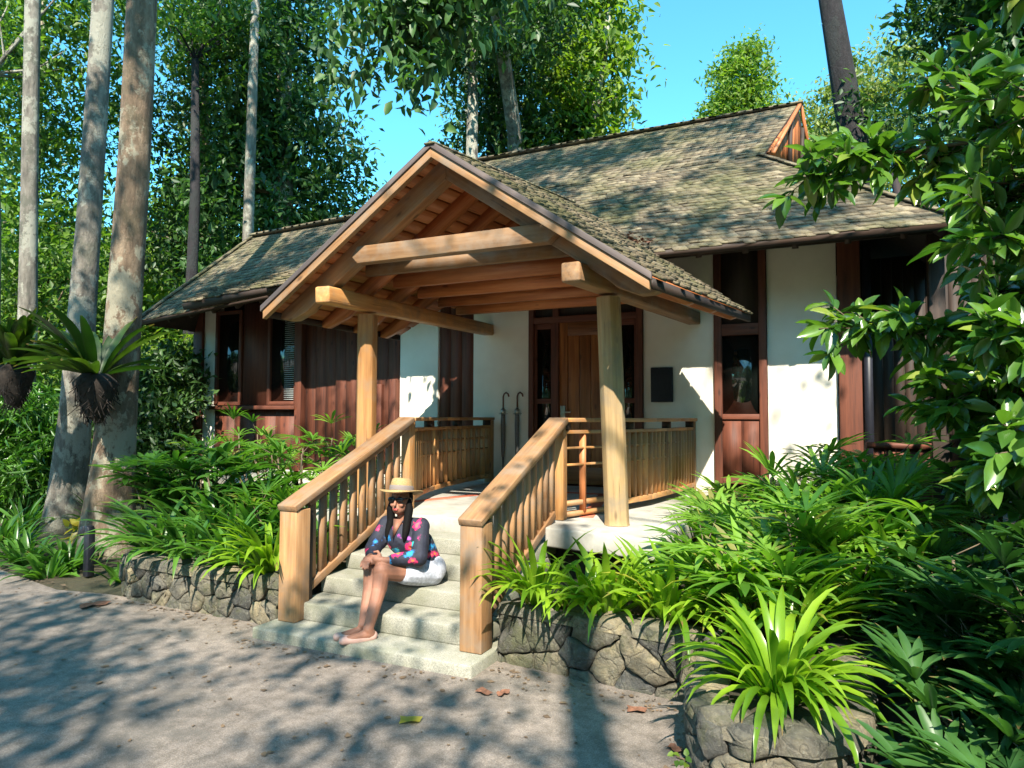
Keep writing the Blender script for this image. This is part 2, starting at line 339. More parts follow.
def clumps(ells, per, cr, flat=.7):
    """leaf positions: many clumps spread in ellipsoids"""
    out, cen = [], []
    for (cx, cy, cz, rx, ry, rz, k) in ells:
        d = unit(rng.normal(size=(k, 3))); rr = rng.random(k)**.42
        c = np.array([cx, cy, cz])+d*rr[:, None]*np.array([rx, ry, rz]); cen.append(c)
        s = cr*(.6+.8*rng.random(k))
        o = rng.normal(size=(k, per, 3))*s[:, None, None]*np.array([1, 1, flat])*.6
        out.append((c[:, None, :]+o).reshape(-1, 3))
    return np.concatenate(out), np.concatenate(cen)
def tree(name, label, cat, trunk, rad, ells, mat, bark_, per=40, cr=.5, L=.14, W=.45, group=None, limbs=10, droop=.4, tmpl=LEAF4, flat=.7):
    base = Vector(trunk[0]); t = thing(name, label, cat, base, group)
    nseg = len(trunk); mb = MB(); mb.tube(trunk, rad, 14, r=.5)
    P = None
    if ells:
        P, cen = clumps(ells, per, cr, flat)
        tp = []; tr = []
        for i in range(nseg-1):
            for k in range(6): tp.append(Vector(trunk[i]).lerp(Vector(trunk[i+1]), k/6)); tr.append(rad[i]+(rad[i+1]-rad[i])*k/6)
        tp.append(Vector(trunk[-1])); tr.append(rad[-1])
        for c in cen[rng.permutation(len(cen))[:limbs]]:
            c = Vector(c); q = min(range(len(tp)), key=lambda i: abs(tp[i].z-(c.z-.6*math.hypot(c.x-tp[i].x, c.y-tp[i].y)))*.5+(c-tp[i]).length)
            a = tp[q]; ra = tr[q]*.4
            mid = a.lerp(c, .5)+Vector((0, 0, -.1*(c-a).length*rnd.random()))+Vector((rnd.uniform(-.2, .2), rnd.uniform(-.2, .2), 0))
            mb.tube([a, a.lerp(mid, .5), mid, mid.lerp(c, .6), c], [ra, ra*.8, ra*.6, ra*.4, ra*.15], 6, r=.5)
    mb.build('trunk', bark_, t, smooth=True)
    if P is not None:
        D, Nn, LL, WW = foliage(P, L, W, droop)
        me = leafmesh('crown', P-np.array(base), D, Nn, LL, WW, tmpl); me.materials.append(M[mat]); link('crown', me, t)
    return t
# ------------------------------------------------------------------ setting
def sheet(name, poly, z, m, sub=None):
    mb = MB(); mb.add([(x, y, z) for x, y in poly], [tuple(range(len(poly)))]); o = mb.build(name, m, loc=(0, 0, 0)); o['kind'] = 'structure'; return o
sheet('ground', [(-400, -400), (400, -400), (400, 400), (-400, 400)], .04, 'soil')
road_edge = [(-60, 11), (-30, 8.2), (-14, 5.9), (-9.6, 4.75), (-7.6, 4.15), (-6.3, 3.9), (-5.75, 4.0), (-3.6, 4.02), (-1.95, 4.0), (-.7, 3.9), (-.68, 3.3), (-.55, 2.9), (.0, 2.6), (.6, 1.9), (3, -1), (9, -8)]
sheet('road', road_edge+[(9, -40), (-60, -40)], .055, 'road')
# ------------------------------------------------------------------ cottage
XC = -2.85
H = thing('cottage', 'cream and red-brown timber cottage with mossy shingle roof and gabled entrance porch', 'cottage', (XC, 8.16, 0))
def shingles(mb, A, B, Cc, Dd, expo=.10, wd=.11, th=.011, thickB=.06, lift=0.0, keep=None):
    """A,B = eave left,right; Cc,Dd = top right,left; viewed from outside"""
    A, B, Cc, Dd = map(Vector, (A, B, Cc, Dd)); nrm = (B-A).cross(Dd-A)
    if nrm.length < 1e-6: nrm = (B-A).cross(Cc-A)
    nrm.normalize()
    Ls = max((Dd-A).length, (Cc-B).length); nc = max(2, int(Ls/expo))
    for j in range(nc):
        v0, v1 = j/nc, min(1, (j+1.25)/nc)
        l0, r0 = A.lerp(Dd, v0), B.lerp(Cc, v0); l1, r1 = A.lerp(Dd, v1), B.lerp(Cc, v1)
        w_ = (r0-l0).length; k = max(1, int(w_/wd)); us = [0]
        for i in range(k-1): us.append((i+1+rnd.uniform(-.28, .28))/k)
        us.append(1)
        for i in range(k):
            u0, u1 = us[i], us[i+1]; dv = rnd.uniform(-.03, .035)
            s0 = l0.lerp(r0, u0); s1 = l0.lerp(r0, u1); t0 = l1.lerp(r1, u0); t1 = l1.lerp(r1, u1)
            d = (t0-s0).normalized(); s0 = s0+d*dv; s1 = s1+d*(dv+rnd.uniform(-.012, .012))
            if keep and not keep((s0+s1)/2): continue
            h_ = th*rnd.uniform(.9, 1.9); hb = lift+h_
            mb.add([s0+nrm*lift*.2, s1+nrm*lift*.2, t1, t0, s0+nrm*hb, s1+nrm*hb, t1+nrm*.006, t0+nrm*.006],
                   [(3, 2, 1, 0), (4, 5, 6, 7), (0, 1, 5, 4), (1, 2, 6, 5), (2, 3, 7, 6), (3, 0, 4, 7)])
def slab(mb, pts, th):
    pts = [Vector(p) for p in pts]; n_ = (pts[1]-pts[0]).cross(pts[-1]-pts[0])
    if n_.length < 1e-6: n_ = (pts[1]-pts[0]).cross(pts[2]-pts[0])
    n_.normalize(); k = len(pts); vs = [p-n_*.003 for p in pts]+[p-n_*th for p in pts]
    mb.add(vs, [tuple(range(k)), tuple(reversed(range(k, 2*k)))]+[(i, i+k, (i+1) % k+k, (i+1) % k) for i in range(k)])
# main roof
EY, EZ, RY, RZ = 7.1, 3.33, 10.3, 5.98
eL, eR = (-6.9, EY, 3.30), (1.04, EY, 3.33)
gF, gB = (-.8, 8.92, 4.83), (-.26, 11.5, 4.95)
rR, rL = (-.46, RY, RZ), (-5.5, RY, RZ-.04)
bR, bL = (1.04, 13.5, 3.33), (-6.9, 13.5, 3.30)
mr_ = MB(); un = MB()
# front slope: lower band up to gablet base, then the upper band up to the ridge
def zat(x0, x1): pass
mL = (-6.55, 8.92, 4.80)
shingles(mr_, eL, eR, gF, mL); slab(un, [eL, eR, gF, mL], .07)
shingles(mr_, mL, gF, rR, rL); slab(un, [mL, gF, rR, rL], .07)
shingles(mr_, eR, bR, gB, gF); slab(un, [eR, bR, gB, gF], .07)
mLb = (-6.55, 11.68, 4.80)
shingles(mr_, bR, bL, mLb, gB); slab(un, [bR, bL, mLb, gB], .07)
shingles(mr_, gB, mLb, rL, rR); slab(un, [gB, mLb, rL, rR], .07)
shingles(mr_, mLb, mL, rL, rL); shingles(mr_, bL, eL, mL, mLb); slab(un, [bL, eL, mL, mLb], .07)
slab(un, [mLb, mL, rL], .05)
for i in range(34):
    x = rL[0]+(rR[0]-rL[0])*i/34+rnd.uniform(-.03, .03); q_ = rnd.uniform(-.006, .006); mr_.beam((x, RY, RZ+.008+q_), (x+.22, RY, RZ+.012-q_), .16, .022)
for p, q in ((eR, gF), (bR, gB), (mL, rL)):
    p, q = Vector(p), Vector(q); k = int((q-p).length/.12)
    for i in range(k): mr_.beam(p.lerp(q, i/k)+Vector((0, 0, .022)), p.lerp(q, (i+1.25)/k)+Vector((0, 0, .014)), .13, .02)
roof = mr_.build('roof', 'shingle', H); un.build('sheathing', 'dark', roof)
gA_, gB_, gT_ = Vector((-.74, 9.02, 4.90)), Vector((-.30, 11.42, 5.0)), Vector((-.47, RY, RZ-.04))
g = MB()
for i in range(12):
    u0, u1 = (i+.04)/12, (i+.96)/12
    def topz(u): return min(u/.53, (1-u)/.47)
    b0, b1 = gA_.lerp(gB_, u0), gA_.lerp(gB_, u1); pk = gA_.lerp(gB_, .53)
    t0, t1 = b0+(gT_-pk)*topz(u0)*.98, b1+(gT_-pk)*topz(u1)*.98; of = Vector((.03, 0, 0))
    g.add([b0, b1, t1, t0, b0-of, b1-of, t1-of, t0-of], [(0, 1, 2, 3), (7, 6, 5, 4), (0, 4, 5, 1), (2, 6, 7, 3)], [(0, u0, 0), (0, u1, 0), (1, u1, 0), (1, u0, 0)]*2)
g.build('gable_boarding', 'soffit', H)
for p_ in (gA_, gB_):
    g = MB(); g.beam(p_+Vector((.05, 0, -.02)), gT_+Vector((.05, 0, .05)), .05, .045, (1, 0, 0)); g.build('gable_verge', 'soffit', H)
for u in (.36, .62):
    g = MB(); q_ = gA_.lerp(gB_, u)+Vector((.03, 0, 0)); g.beam(q_, q_+(gT_-gA_.lerp(gB_, .53))*(min(u/.53, (1-u)/.47)*.95), .05, .05, (1, 0, 0)); g.build('gable_stud', 'dark', H)
# wing roof
wr = MB(); wu = MB()
wA, wB, wC, wD = (-9.75, 7.08, 3.02), (-6.9, EY, 3.27), (-6.6, 8.8, 4.74), (-9.1, 8.75, 4.66)
def wl(x, y=7.1): return 3.02+(x+9.75)*(.25/2.85)
hA = (-8.62, 7.09, wl(-8.62))
shingles(wr, wA, wB, wC, wD, lift=.0); slab(wu, [wA, wB, wC, wD], .06)
# the lifted layer that oversails the corner piece
shingles(wr, (-8.62, 6.98, wl(-8.62)+.10), (-6.3, 6.98, 3.38), (-6.3, 7.5, 3.72), (-8.62, 7.5, wl(-8.62)+.42), lift=.02); slab(wu, [(-8.62, 6.98, wl(-8.62)+.10), (-6.3, 6.98, 3.38), (-6.3, 7.5, 3.72), (-8.62, 7.5, wl(-8.62)+.42)], .10)
shingles(wr, (-9.75, 10.4, 3.02), wA, wD, wD); slab(wu, [(-9.75, 10.4, 3.02), wA, wD], .06)
shingles(wr, (-6.9, 10.4, 3.27), (-9.75, 10.4, 3.02), wD, wC); slab(wu, [(-6.9, 10.4, 3.27), (-9.75, 10.4, 3.02), wD, wC], .06)
p, q = Vector(wA), Vector(wD)
for i in range(14): wr.beam(p.lerp(q, i/14)+Vector((0, 0, .04)), p.lerp(q, (i+1.3)/14)+Vector((0, 0, .03)), .15, .03)
for i in range(16): x = -9.1+2.5*i/16; z = 4.66+.08*i/16; wr.beam((x, 8.78, z+.04), (x+.2, 8.78, z+.05), .2, .03)
w_ = wr.build('wing_roof', 'shingle', H); wu.build('sheathing', 'dark', w_)
# eave fascia & rafters behind it, in shade-deepened timber
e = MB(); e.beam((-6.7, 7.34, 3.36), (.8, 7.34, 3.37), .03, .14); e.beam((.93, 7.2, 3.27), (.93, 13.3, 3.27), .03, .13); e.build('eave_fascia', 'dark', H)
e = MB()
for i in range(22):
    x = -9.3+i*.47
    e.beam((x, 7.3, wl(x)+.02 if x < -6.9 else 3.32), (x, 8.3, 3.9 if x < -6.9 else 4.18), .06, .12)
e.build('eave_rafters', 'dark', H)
# walls
def panel(x0, x1, z0, z1, m='plaster', name='wall', y=8.16, t=.16, dy=0, ax=2):
    b_ = MB(); b_.box(x0, x1, y+dy, y+dy+t, z0, z1, ax=ax); return b_.build(name, m, H, bevel=.004)
panel(-9.50, -9.235, .35, 3.55); panel(-5.61, -4.985, .35, 3.85); panel(-4.43, -3.605, .35, 4.0, dy=-.004)
panel(-2.115, -1.295, .35, 4.0, dy=-.004); panel(-.715, -.01, .35, 4.0, dy=-.004)
def boards(x0, x1, z0, z1, m='red', name='timber_wall', dy=.02, wd=.2, t=.05):
    b_ = MB(); k = max(1, round((x1-x0)/wd)); q = (x1-x0)/k
    b_.box(x0, x1, 8.16+dy+t, 8.16+dy+t+.06, z0, z1)
    for i in range(k): b_.box(x0+i*q+.0015, x0+(i+1)*q-.0015, 8.16+dy+rnd.uniform(0, .004), 8.16+dy+t-.002, z0, z1)
    return b_.build(name, m, H)
boards(-7.34, -5.63, .35, 3.9); boards(-4.97, -4.445, .35, 3.9)
b_ = MB(); b_.box(-9.72, -9.51, 8.12, 8.34, .1, 3.3); b_.build('corner_post', 'red', H, bevel=.008)
b_ = MB(); b_.box(.0, .22, 8.08, 8.30, .1, 3.9); b_.build('corner_post', 'red', H, bevel=.008)
for q_ in ((-7.47, -7.35, 8.08, 8.24, .4, 3.6), (-5.98, -5.90, 8.12, 8.2, .4, 2.06), (-5.72, -5.62, 8.06, 8.2, .4, 2.12)):
    b_ = MB(); b_.box(*q_); b_.build('wall_stud', 'red', H, bevel=.006)
# left bay: lower boarding, sill, two windows, middle boarding
boards(-9.22, -7.48, .75, 1.69, dy=.0, wd=.42)
b_ = MB(); b_.box(-9.3, -7.46, 8.06, 8.2, 1.70, 1.76, ax=0); b_.build('bay_sill', 'red', H, bevel=.005)
boards(-8.62, -8.10, 1.765, 3.4, dy=.0, wd=.5)
b_ = MB(); b_.box(-9.6, -5.6, 8.08, 8.3, .5, .78, ax=0); b_.build('plinth', 'plaster', H, bevel=.006)
def window(x0, x1, z0, z1, fr=.055, blinds=False, y=8.15, mat='red', mull=None):
    fm = MB(); fm.box(x0, x0+fr, y-.02, y+.06, z0, z1); fm.box(x1-fr, x1, y-.02, y+.06, z0, z1)
    fm.box(x0+fr, x1-fr, y-.018, y+.06, z0, z0+fr, ax=0); fm.box(x0+fr, x1-fr, y-.018, y+.06, z1-fr, z1, ax=0)
    if mull: fm.box(x0+fr, x1-fr, y-.012, y+.05, mull-.02, mull+.02, ax=0)
    f_ = fm.build('window', mat, H, bevel=.004)
    pn = MB(); pn.box(x0+fr*.9, x1-fr*.9, y+.025, y+.035, z0+fr*.9, z1-fr*.9); pn.build('pane', 'glass', f_)
    if blinds:
        bl = MB(); z = z0+fr+.04
        while z < z1-fr-.03: bl.beam((x0+fr+.02, y+.012, z), (x1-fr-.02, y+.012, z+.004), .014, .006, (0, .6, .8)); z += .028
        bl.build('blind', 'slat', f_)
    return f_
window(-9.22, -8.64, 1.77, 3.3); window(-8.08, -7.48, 1.77, 3.3, mull=None)
bl = MB(); z = 1.85
while z < 3.1: bl.box(-7.75, -7.56, 8.155, 8.162, z, z+.009, ax=0); z += .032
bl.build('blind', 'slat', H)
# back and side walls
b_ = MB(); b_.box(-9.6, -9.45, 8.35, 10.2, .1, 3.3); b_.box(-9.6, -6.7, 10.1, 10.25, .1, 3.3); b_.box(-6.75, -6.6, 10.25, 12.4, .1, 3.9)
b_.box(-6.7, .2, 12.3, 12.45, .1, 3.9); b_.box(.05, .2, 8.31, 12.3, .1, 3.9); b_.build('rear_wall', 'plaster', H)
# right-hand veranda: low boarding, posts, boarded wall behind; deep shade put into the dark colours
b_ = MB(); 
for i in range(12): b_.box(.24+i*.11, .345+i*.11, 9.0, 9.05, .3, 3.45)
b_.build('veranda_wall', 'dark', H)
b_ = MB(); b_.box(.80, .94, 7.75, 7.9, .1, 3.4); b_.build('veranda_post', 'dark', H, bevel=.008)
b_ = MB()
for i in range(5): b_.box(.30+i*.1, .39+i*.1, 7.8, 7.84, .35, 1.3)
b_.box(.24, .80, 7.77, 7.87, 1.3, 1.36, ax=0); b_.build('veranda_parapet', 'red', H)
b_ = MB(); b_.box(.24, .32, 8.1, 8.18, .1, 3.4); b_.build('downpipe', 'black', H)
# door surround
D_ = MB(); fr = 'red'
D_.box(-3.60, -3.53, 8.10, 8.26, .75, 3.55); D_.box(-2.19, -2.12, 8.10, 8.26, .75, 3.55)
D_.box(-3.27, -3.19, 8.11, 8.25, .75, 3.54); D_.box(-2.51, -2.43, 8.11, 8.25, .75, 3.54)
D_.box(-3.53, -2.19, 8.105, 8.26, 2.79, 2.87, ax=0); D_.box(-3.53, -2.19, 8.105, 8.26, 3.2, 3.27, ax=0)
surround = D_.build('door_frame', 'red', H, bevel=.004)
b_ = MB(); b_.box(-3.53, -2.19, 8.17, 8.2, 2.87, 3.2); b_.box(-3.53, -2.19, 8.19, 8.21, 3.27, 3.9); b_.build('transom_panel', 'dark', surround)
for x0, x1 in ((-3.53, -3.27), (-2.43, -2.19)):
    s = MB(); s.box(x0, x0+.035, 8.14, 8.2, .75, 2.79); s.box(x1-.035, x1, 8.14, 8.2, .75, 2.79)
    s.box(x0+.035, x1-.035, 8.14, 8.2, 1.77, 1.83, ax=0); s.box(x0+.035, x1-.035, 8.14, 8.2, .75, 1.0, ax=0); s.box(x0+.035, x1-.035, 8.14, 8.2, 2.72, 2.79, ax=0)
    sl = s.build('sidelight', 'red', H, bevel=.003); pn = MB(); pn.box(x0+.03, x1-.03, 8.165, 8.175, 1.0, 2.73); pn.build('pane', 'glass', sl)
d = MB(); d.box(-3.19, -2.51, 8.17, 8.20, .77, 2.79)
d.box(-3.19, -3.08, 8.145, 8.172, .77, 2.79); d.box(-2.62, -2.51, 8.145, 8.172, .77, 2.79); d.box(-3.08, -2.62, 8.146, 8.172, 2.62, 2.79, ax=0); d.box(-3.08, -2.62, 8.146, 8.172, .77, .98, ax=0)
for i in range(3): d.box(-3.075+i*.152, -2.93+i*.152, 8.155, 8.172, .98, 2.62)
door = d.build('door', 'door', H, bevel=.003)
k = MB(); k.box(-3.17, -3.11, 8.125, 8.146, 1.50, 1.74); k.beam((-3.14, 8.10, 1.66), (-3.02, 8.09, 1.66), .02, .02); k.beam((-3.14, 8.146, 1.66), (-3.14, 8.09, 1.66), .022, .022); k.build('door_handle', 'steel', door, bevel=.003)
# window door right
wdw = MB(); wdw.box(-1.285, -1.20, 8.10, 8.24, .86, 3.9); wdw.box(-.80, -.72, 8.10, 8.24, .86, 3.9)
wdw.box(-1.20, -.80, 8.11, 8.24, 2.53, 2.66, ax=0); wdw.box(-1.20, -.80, 8.11, 8.24, 1.58, 1.64, ax=0); wdw.box(-1.20, -.80, 8.11, 8.24, .86, .93, ax=0)
wf = wdw.build('window', 'red', H, bevel=.004)
pn = MB(); pn.box(-1.20, -.80, 8.16, 8.17, 1.64, 2.53); pn.build('pane', 'glass', wf)
pn = MB(); pn.box(-1.20, -1.0, 8.13, 8.17, .93, 1.58); pn.box(-.998, -.80, 8.13, 8.17, .93, 1.58); pn.build('lower_panel', 'red', wf)
pn = MB(); pn.box(-1.20, -.80, 8.15, 8.2, 2.66, 3.9); pn.build('upper_panel', 'dark', wf)
b_ = MB(); b_.box(-4.5, -1.35, 8.12, 8.3, .6, .752); b_.box(-1.34, .0, 8.125, 8.3, .40, .79, ax=0); b_.build('skirting', 'red', H, bevel=.004)
# ---- porch timberwork (part of the cottage)
def tt(Y): return (Y-4.55)/2.55
def pr(Y):
    t = tt(Y); return 3.725+.35*t, 1.72+.35*t, 2.55+.07*t
pm = MB(); pu = MB()
Yb = 7.12
for sgn in (1, -1):
    z0, x0, e0 = pr(4.55); z1, x1, e1 = pr(Yb)
    A, B, Cq, Dq = (XC+sgn*x0, 4.55, e0), (XC+sgn*x1, Yb, e1), (XC, 7.75, pr(7.75)[0]), (XC, 4.55, z0)
    q = (A, B, Cq, Dq) if sgn > 0 else (B, A, Dq, Cq)
    shingles(pm, *q, expo=.11, wd=.11, th=.016)
    q2 = [A, B, (XC, Yb, z1), Dq] if sgn > 0 else [B, A, Dq, (XC, Yb, z1)]
    # boarded soffit: planks that follow the depth of the porch
    k = 15
    for i in range(k):
        a0, a1 = i/k+.004, (i+1)/k-.004
        P00 = Vector(A).lerp(Vector(Dq), a0); P01 = Vector(A).lerp(Vector(Dq), a1); P10 = Vector(B).lerp(Vector((XC, Yb+.9, z1)), a0); P11 = Vector(B).lerp(Vector((XC, Yb+.9, z1)), a1)
        nn_ = (P10-P00).cross(P01-P00).normalized()
        if nn_.z < 0: nn_ = -nn_
        vs = [P00-nn_*.004, P10-nn_*.004, P11-nn_*.004, P01-nn_*.004]; vs += [v-nn_*.025 for v in vs]
        L_ = 2.6
        pu.add(vs, [(0, 1, 2, 3), (7, 6, 5, 4), (0, 4, 5, 1), (1, 5, 6, 2), (2, 6, 7, 3), (3, 7, 4, 0)], [(0, 0, 0), (L_, 0, 0), (L_, .12, 0), (0, .12, 0), (0, 0, .02), (L_, 0, .02), (L_, .12, .02), (0, .12, .02)])
for i in range(26):
    y = 4.5+3.2*i/26; pm.beam((XC, y, pr(y)[0]+.006), (XC, y+.13, pr(y+.12)[0]+.008), .09, .014)
proof = pm.build('porch_roof', 'shingle', H); pu.build('soffit_boards', 'soffit', proof)
for sgn in (1, -1):
    z0, x0, e0 = pr(4.6); z1, x1, e1 = pr(Yb); ef = MB(); ef.beam((XC+sgn*(x0-.01), 4.6, e0-.045), (XC+sgn*(x1-.01), Yb, e1-.045), .025, .07); ef.build('eave_board', 'dark', proof)
deb = MB()
for i in range(260):
    u = rnd.random(); x = -2.75+u*1.0+rnd.gauss(0, .05); z = 3.72-.42*u; y = 7.12+(z-3.36)/.83*.9+rnd.gauss(0, .05); z += .1
    a = rnd.uniform(0, 6.3); s = rnd.uniform(.03, .06)
    deb.add([(x, y, z+.02), (x+s*math.cos(a), y+s*math.sin(a), z+rnd.uniform(-.01, .04)), (x+s*math.cos(a+1.2), y+s*math.sin(a+1.2), z+.01)], [(0, 1, 2)])
deb.build('valley_debris', 'debris', proof)['kind'] = 'stuff'
def rake(mb, Y0, Y1, off0, off1, ext=0.0, tail=None, cut=0.0, inner=0.0):
    """one rafter pair in plane y; off0/off1 = top and bottom below the roof surface"""
    zr, xe, ze = pr(Y0); s = (zr-ze)/xe
    for sg in (1, -1):
        x1 = xe+ext; zt = lambda x, o: zr-s*x-o
        poly = [(0, zr-off0), (x1, zt(x1, off0))]
        if tail == 'curve': poly += [(x1+.01, zt(x1+.01, off0+.05)), (x1-.04, zt(x1-.04, off0+.10)), (x1-.13, zt(x1-.13, off1-.035)), (x1-.22, zt(x1-.22, off1-.01)), (x1-.30, zt(x1-.30, off1+.012)), (x1-.36, zt(x1-.36, off1))]
        else: poly += [(x1, zt(x1, off1))]
        poly += [(0, zr-off1)]
        mb.prism([(XC+sg*a, b) for a, b in poly], Y0, Y1, along=(sg*1, 0, -s))
B1 = MB(); rake(B1, 4.515, 4.547, -.03, .022, .02); B1.build('barge_board', 'barge', H, bevel=.004)
B1 = MB(); rake(B1, 4.53, 4.58, .024, .10, .0); B1.build('barge_board', 'rail', H, bevel=.004)
B1 = MB(); rake(B1, 4.76, 4.88, .036, .235, -.03, 'curve'); B1.build('rafter', 'rail', H, bevel=.006)
for Y in (5.42, 6.02, 6.62, 7.22, 7.8):
    B1 = MB(); rake(B1, Y, Y+.09, .036, .20, -.02 if Y < 7.2 else -.7, 'curve' if Y < 7.2 else None); B1.build('rafter', 'soffit', H)
# collar beams
cb = MB(); z0, z1 = 2.885, 3.03
cb.prism([(XC-.80, z0), (XC-.86, z0+.06), (XC-.80, z1), (XC+.86, z1), (XC+.96, z1-.03), (XC+1.0, z0+.06), (XC+.93, z0)], 4.66, 4.755)
cb.build('collar_beam', 'rail', H, bevel=.006)
for Y in (5.02, 5.6, 6.2, 6.8, 7.4):
    zr, xe, ze = pr(Y); hw = (zr-.2-2.93)/((zr-ze)/xe)
    cb = MB(); cb.beam((XC-hw, Y, 2.93), (XC+hw, Y, 2.93), .07, .15); cb.build('collar_beam', 'rail' if Y < 5.2 else 'soffit', H)
# plates (fan outwards) and posts
for sg, xp0 in ((1, 1.13), (-1, 1.12)):
    bm_ = MB(); a = Vector((XC+sg*xp0, 4.60, 2.635)); b2 = Vector((XC+sg*1.34, 8.14, 2.75))
    bm_.beam(a, b2, .15, .145); d_ = (a-b2).normalized()
    o_ = bm_.build('plate_beam', 'honey' if sg < 0 else 'rail', H, bevel=.018)
# curved brackets and posts
for sg, xt, xb, mt in ((-1, -4.04, -4.04, 'honey'), (1, -1.665, -1.60, 'post')):
    ps = MB(); n8 = 12; r0 = .094
    prof = [(1, .42), (.42, 1), (-.42, 1), (-1, .42), (-1, -.42), (-.42, -1), (.42, -1), (1, -.42)]
    vs = []; bc = []
    zs = (.755, .80, 1.6, 2.56); 
    for z in zs:
        f_ = (z-.755)/1.8; x = xb+(xt-xb)*f_; rr = r0*(1.03 if z < .78 else 1.0)
        for a, b in prof: vs.append((x+a*rr*.95, 5.33+b*rr*.95, z)); bc.append((z, a*rr, b*rr))
    fs = [tuple(reversed(range(8))), tuple(range(24, 32))]
    for i in range(3):
        for k_ in range(8): fs.append((i*8+(k_+1) % 8, i*8+k_, (i+1)*8+k_, (i+1)*8+(k_+1) % 8))
    ps.add(vs, fs, bc); ps.build('porch_post', mt, H, bevel=.004)
# ------------------------------------------------------------------ stone steps and landing
S = thing('stone_steps', 'grey granite entrance steps rising to a pale porch landing', 'steps', (XC, 3.65, 0))
def step(x0, x1, y0, y1, z0, z1, m='step'):
    b_ = MB(); nx = 10
    b_.box(x0, x1, y0, y1, z0, z1, ax=0); return b_.build('step', m, S, bevel=.014)
step(-3.73, -1.99, 3.66, 4.35, -.1, .13)
for k in range(1, 5):
    y = 3.945+.2915*(k-1)
    step(-3.62, -2.08, y, y+.62, .13+.1246*(k-1)-.004, .13+.1246*k)
la = MB(); poly = [(-4.95, 8.15), (-4.75, 4.95), (-3.63, 5.06), (-3.62, 5.11), (-2.09, 5.11), (-2.07, 4.98), (-1.12, 4.80), (-1.10, 8.12)]
la.prism(poly, .60, .7514, ax=2); la.build('landing', 'floor', S, bevel=.015)
la = MB(); la.prism([(-4.8, 8.1), (-4.6, 5.15), (-3.6, 5.25), (-2.1, 5.25), (-1.3, 5.05), (-1.25, 8.1)], 0, .598, ax=2); la.build('landing_base', 'mortar', S)
la = MB()
for (x0, y0, x1, y1) in ((-3.9, 5.75, -3.35, 7.35), (-3.35, 7.35, -2.35, 7.35), (-2.35, 7.35, -1.95, 5.6), (-3.9, 5.75, -1.95, 5.6)):
    a, b = Vector((x0, y0, .7535)), Vector((x1, y1, .7535)); d_ = (b-a).normalized(); p_ = Vector((-d_.y, d_.x, 0))*.06
    if (x0, y0) != (-3.9, 5.75) or x1 == -3.35: la.beam(a, b, .12, .004)
la.build('floor_inlay', 'terracotta', S)
# ------------------------------------------------------------------ railings
def stair_rail(sx, lab, m='rail'):
    X = XC+sx*.748; t = thing('stair_railing', lab, 'railing', (X, 3.93, .13))
    nw = MB(); nw.box(X-.078, X+.078, 3.85, 4.00, .132, .925); nw.build('newel_post', m, t, bevel=.006)
    nw = MB(); nw.box(X-.05-sx*.0, X+.05, 4.005, 4.06, .14, .90); nw.build('newel_backing', 'dark', t)
    a, b = Vector((X, 3.835, .935)), Vector((X, 5.36, 1.575))
    r = MB(); r.beam(a, b, .17, .05); r.build('handrail', m, t, bevel=.008)
    d_ = (b-a)
    r = MB(); r.beam(a+Vector((0, .2, .02)), b+Vector((0, -.02, -.07)), .075, .05); r.build('under_rail', m, t, bevel=.004)
    lo = lambda y: .255+(y-3.945)*.1246/.2915+.03
    r = MB(); r.beam((X, 4.02, lo(4.02)), (X, 5.2, lo(5.2)), .07, .06); r.build('bottom_rail', m, t, bevel=.004)
    for i in range(10):
        y = 4.10+i*.122; zt = .935+(y-3.835)*.64/1.525-.06
        bal = MB(); bal.beam((X, y, lo(y)-.02), (X, y, zt), .035, .075, (0, 1, 0), taper=.8); bal.build('baluster', m, t)
    return t
stair_rail(-1, 'slatted timber stair railing rising behind the seated woman')
stair_rail(1, 'slatted timber stair railing rising beside the strap-leaved plants')
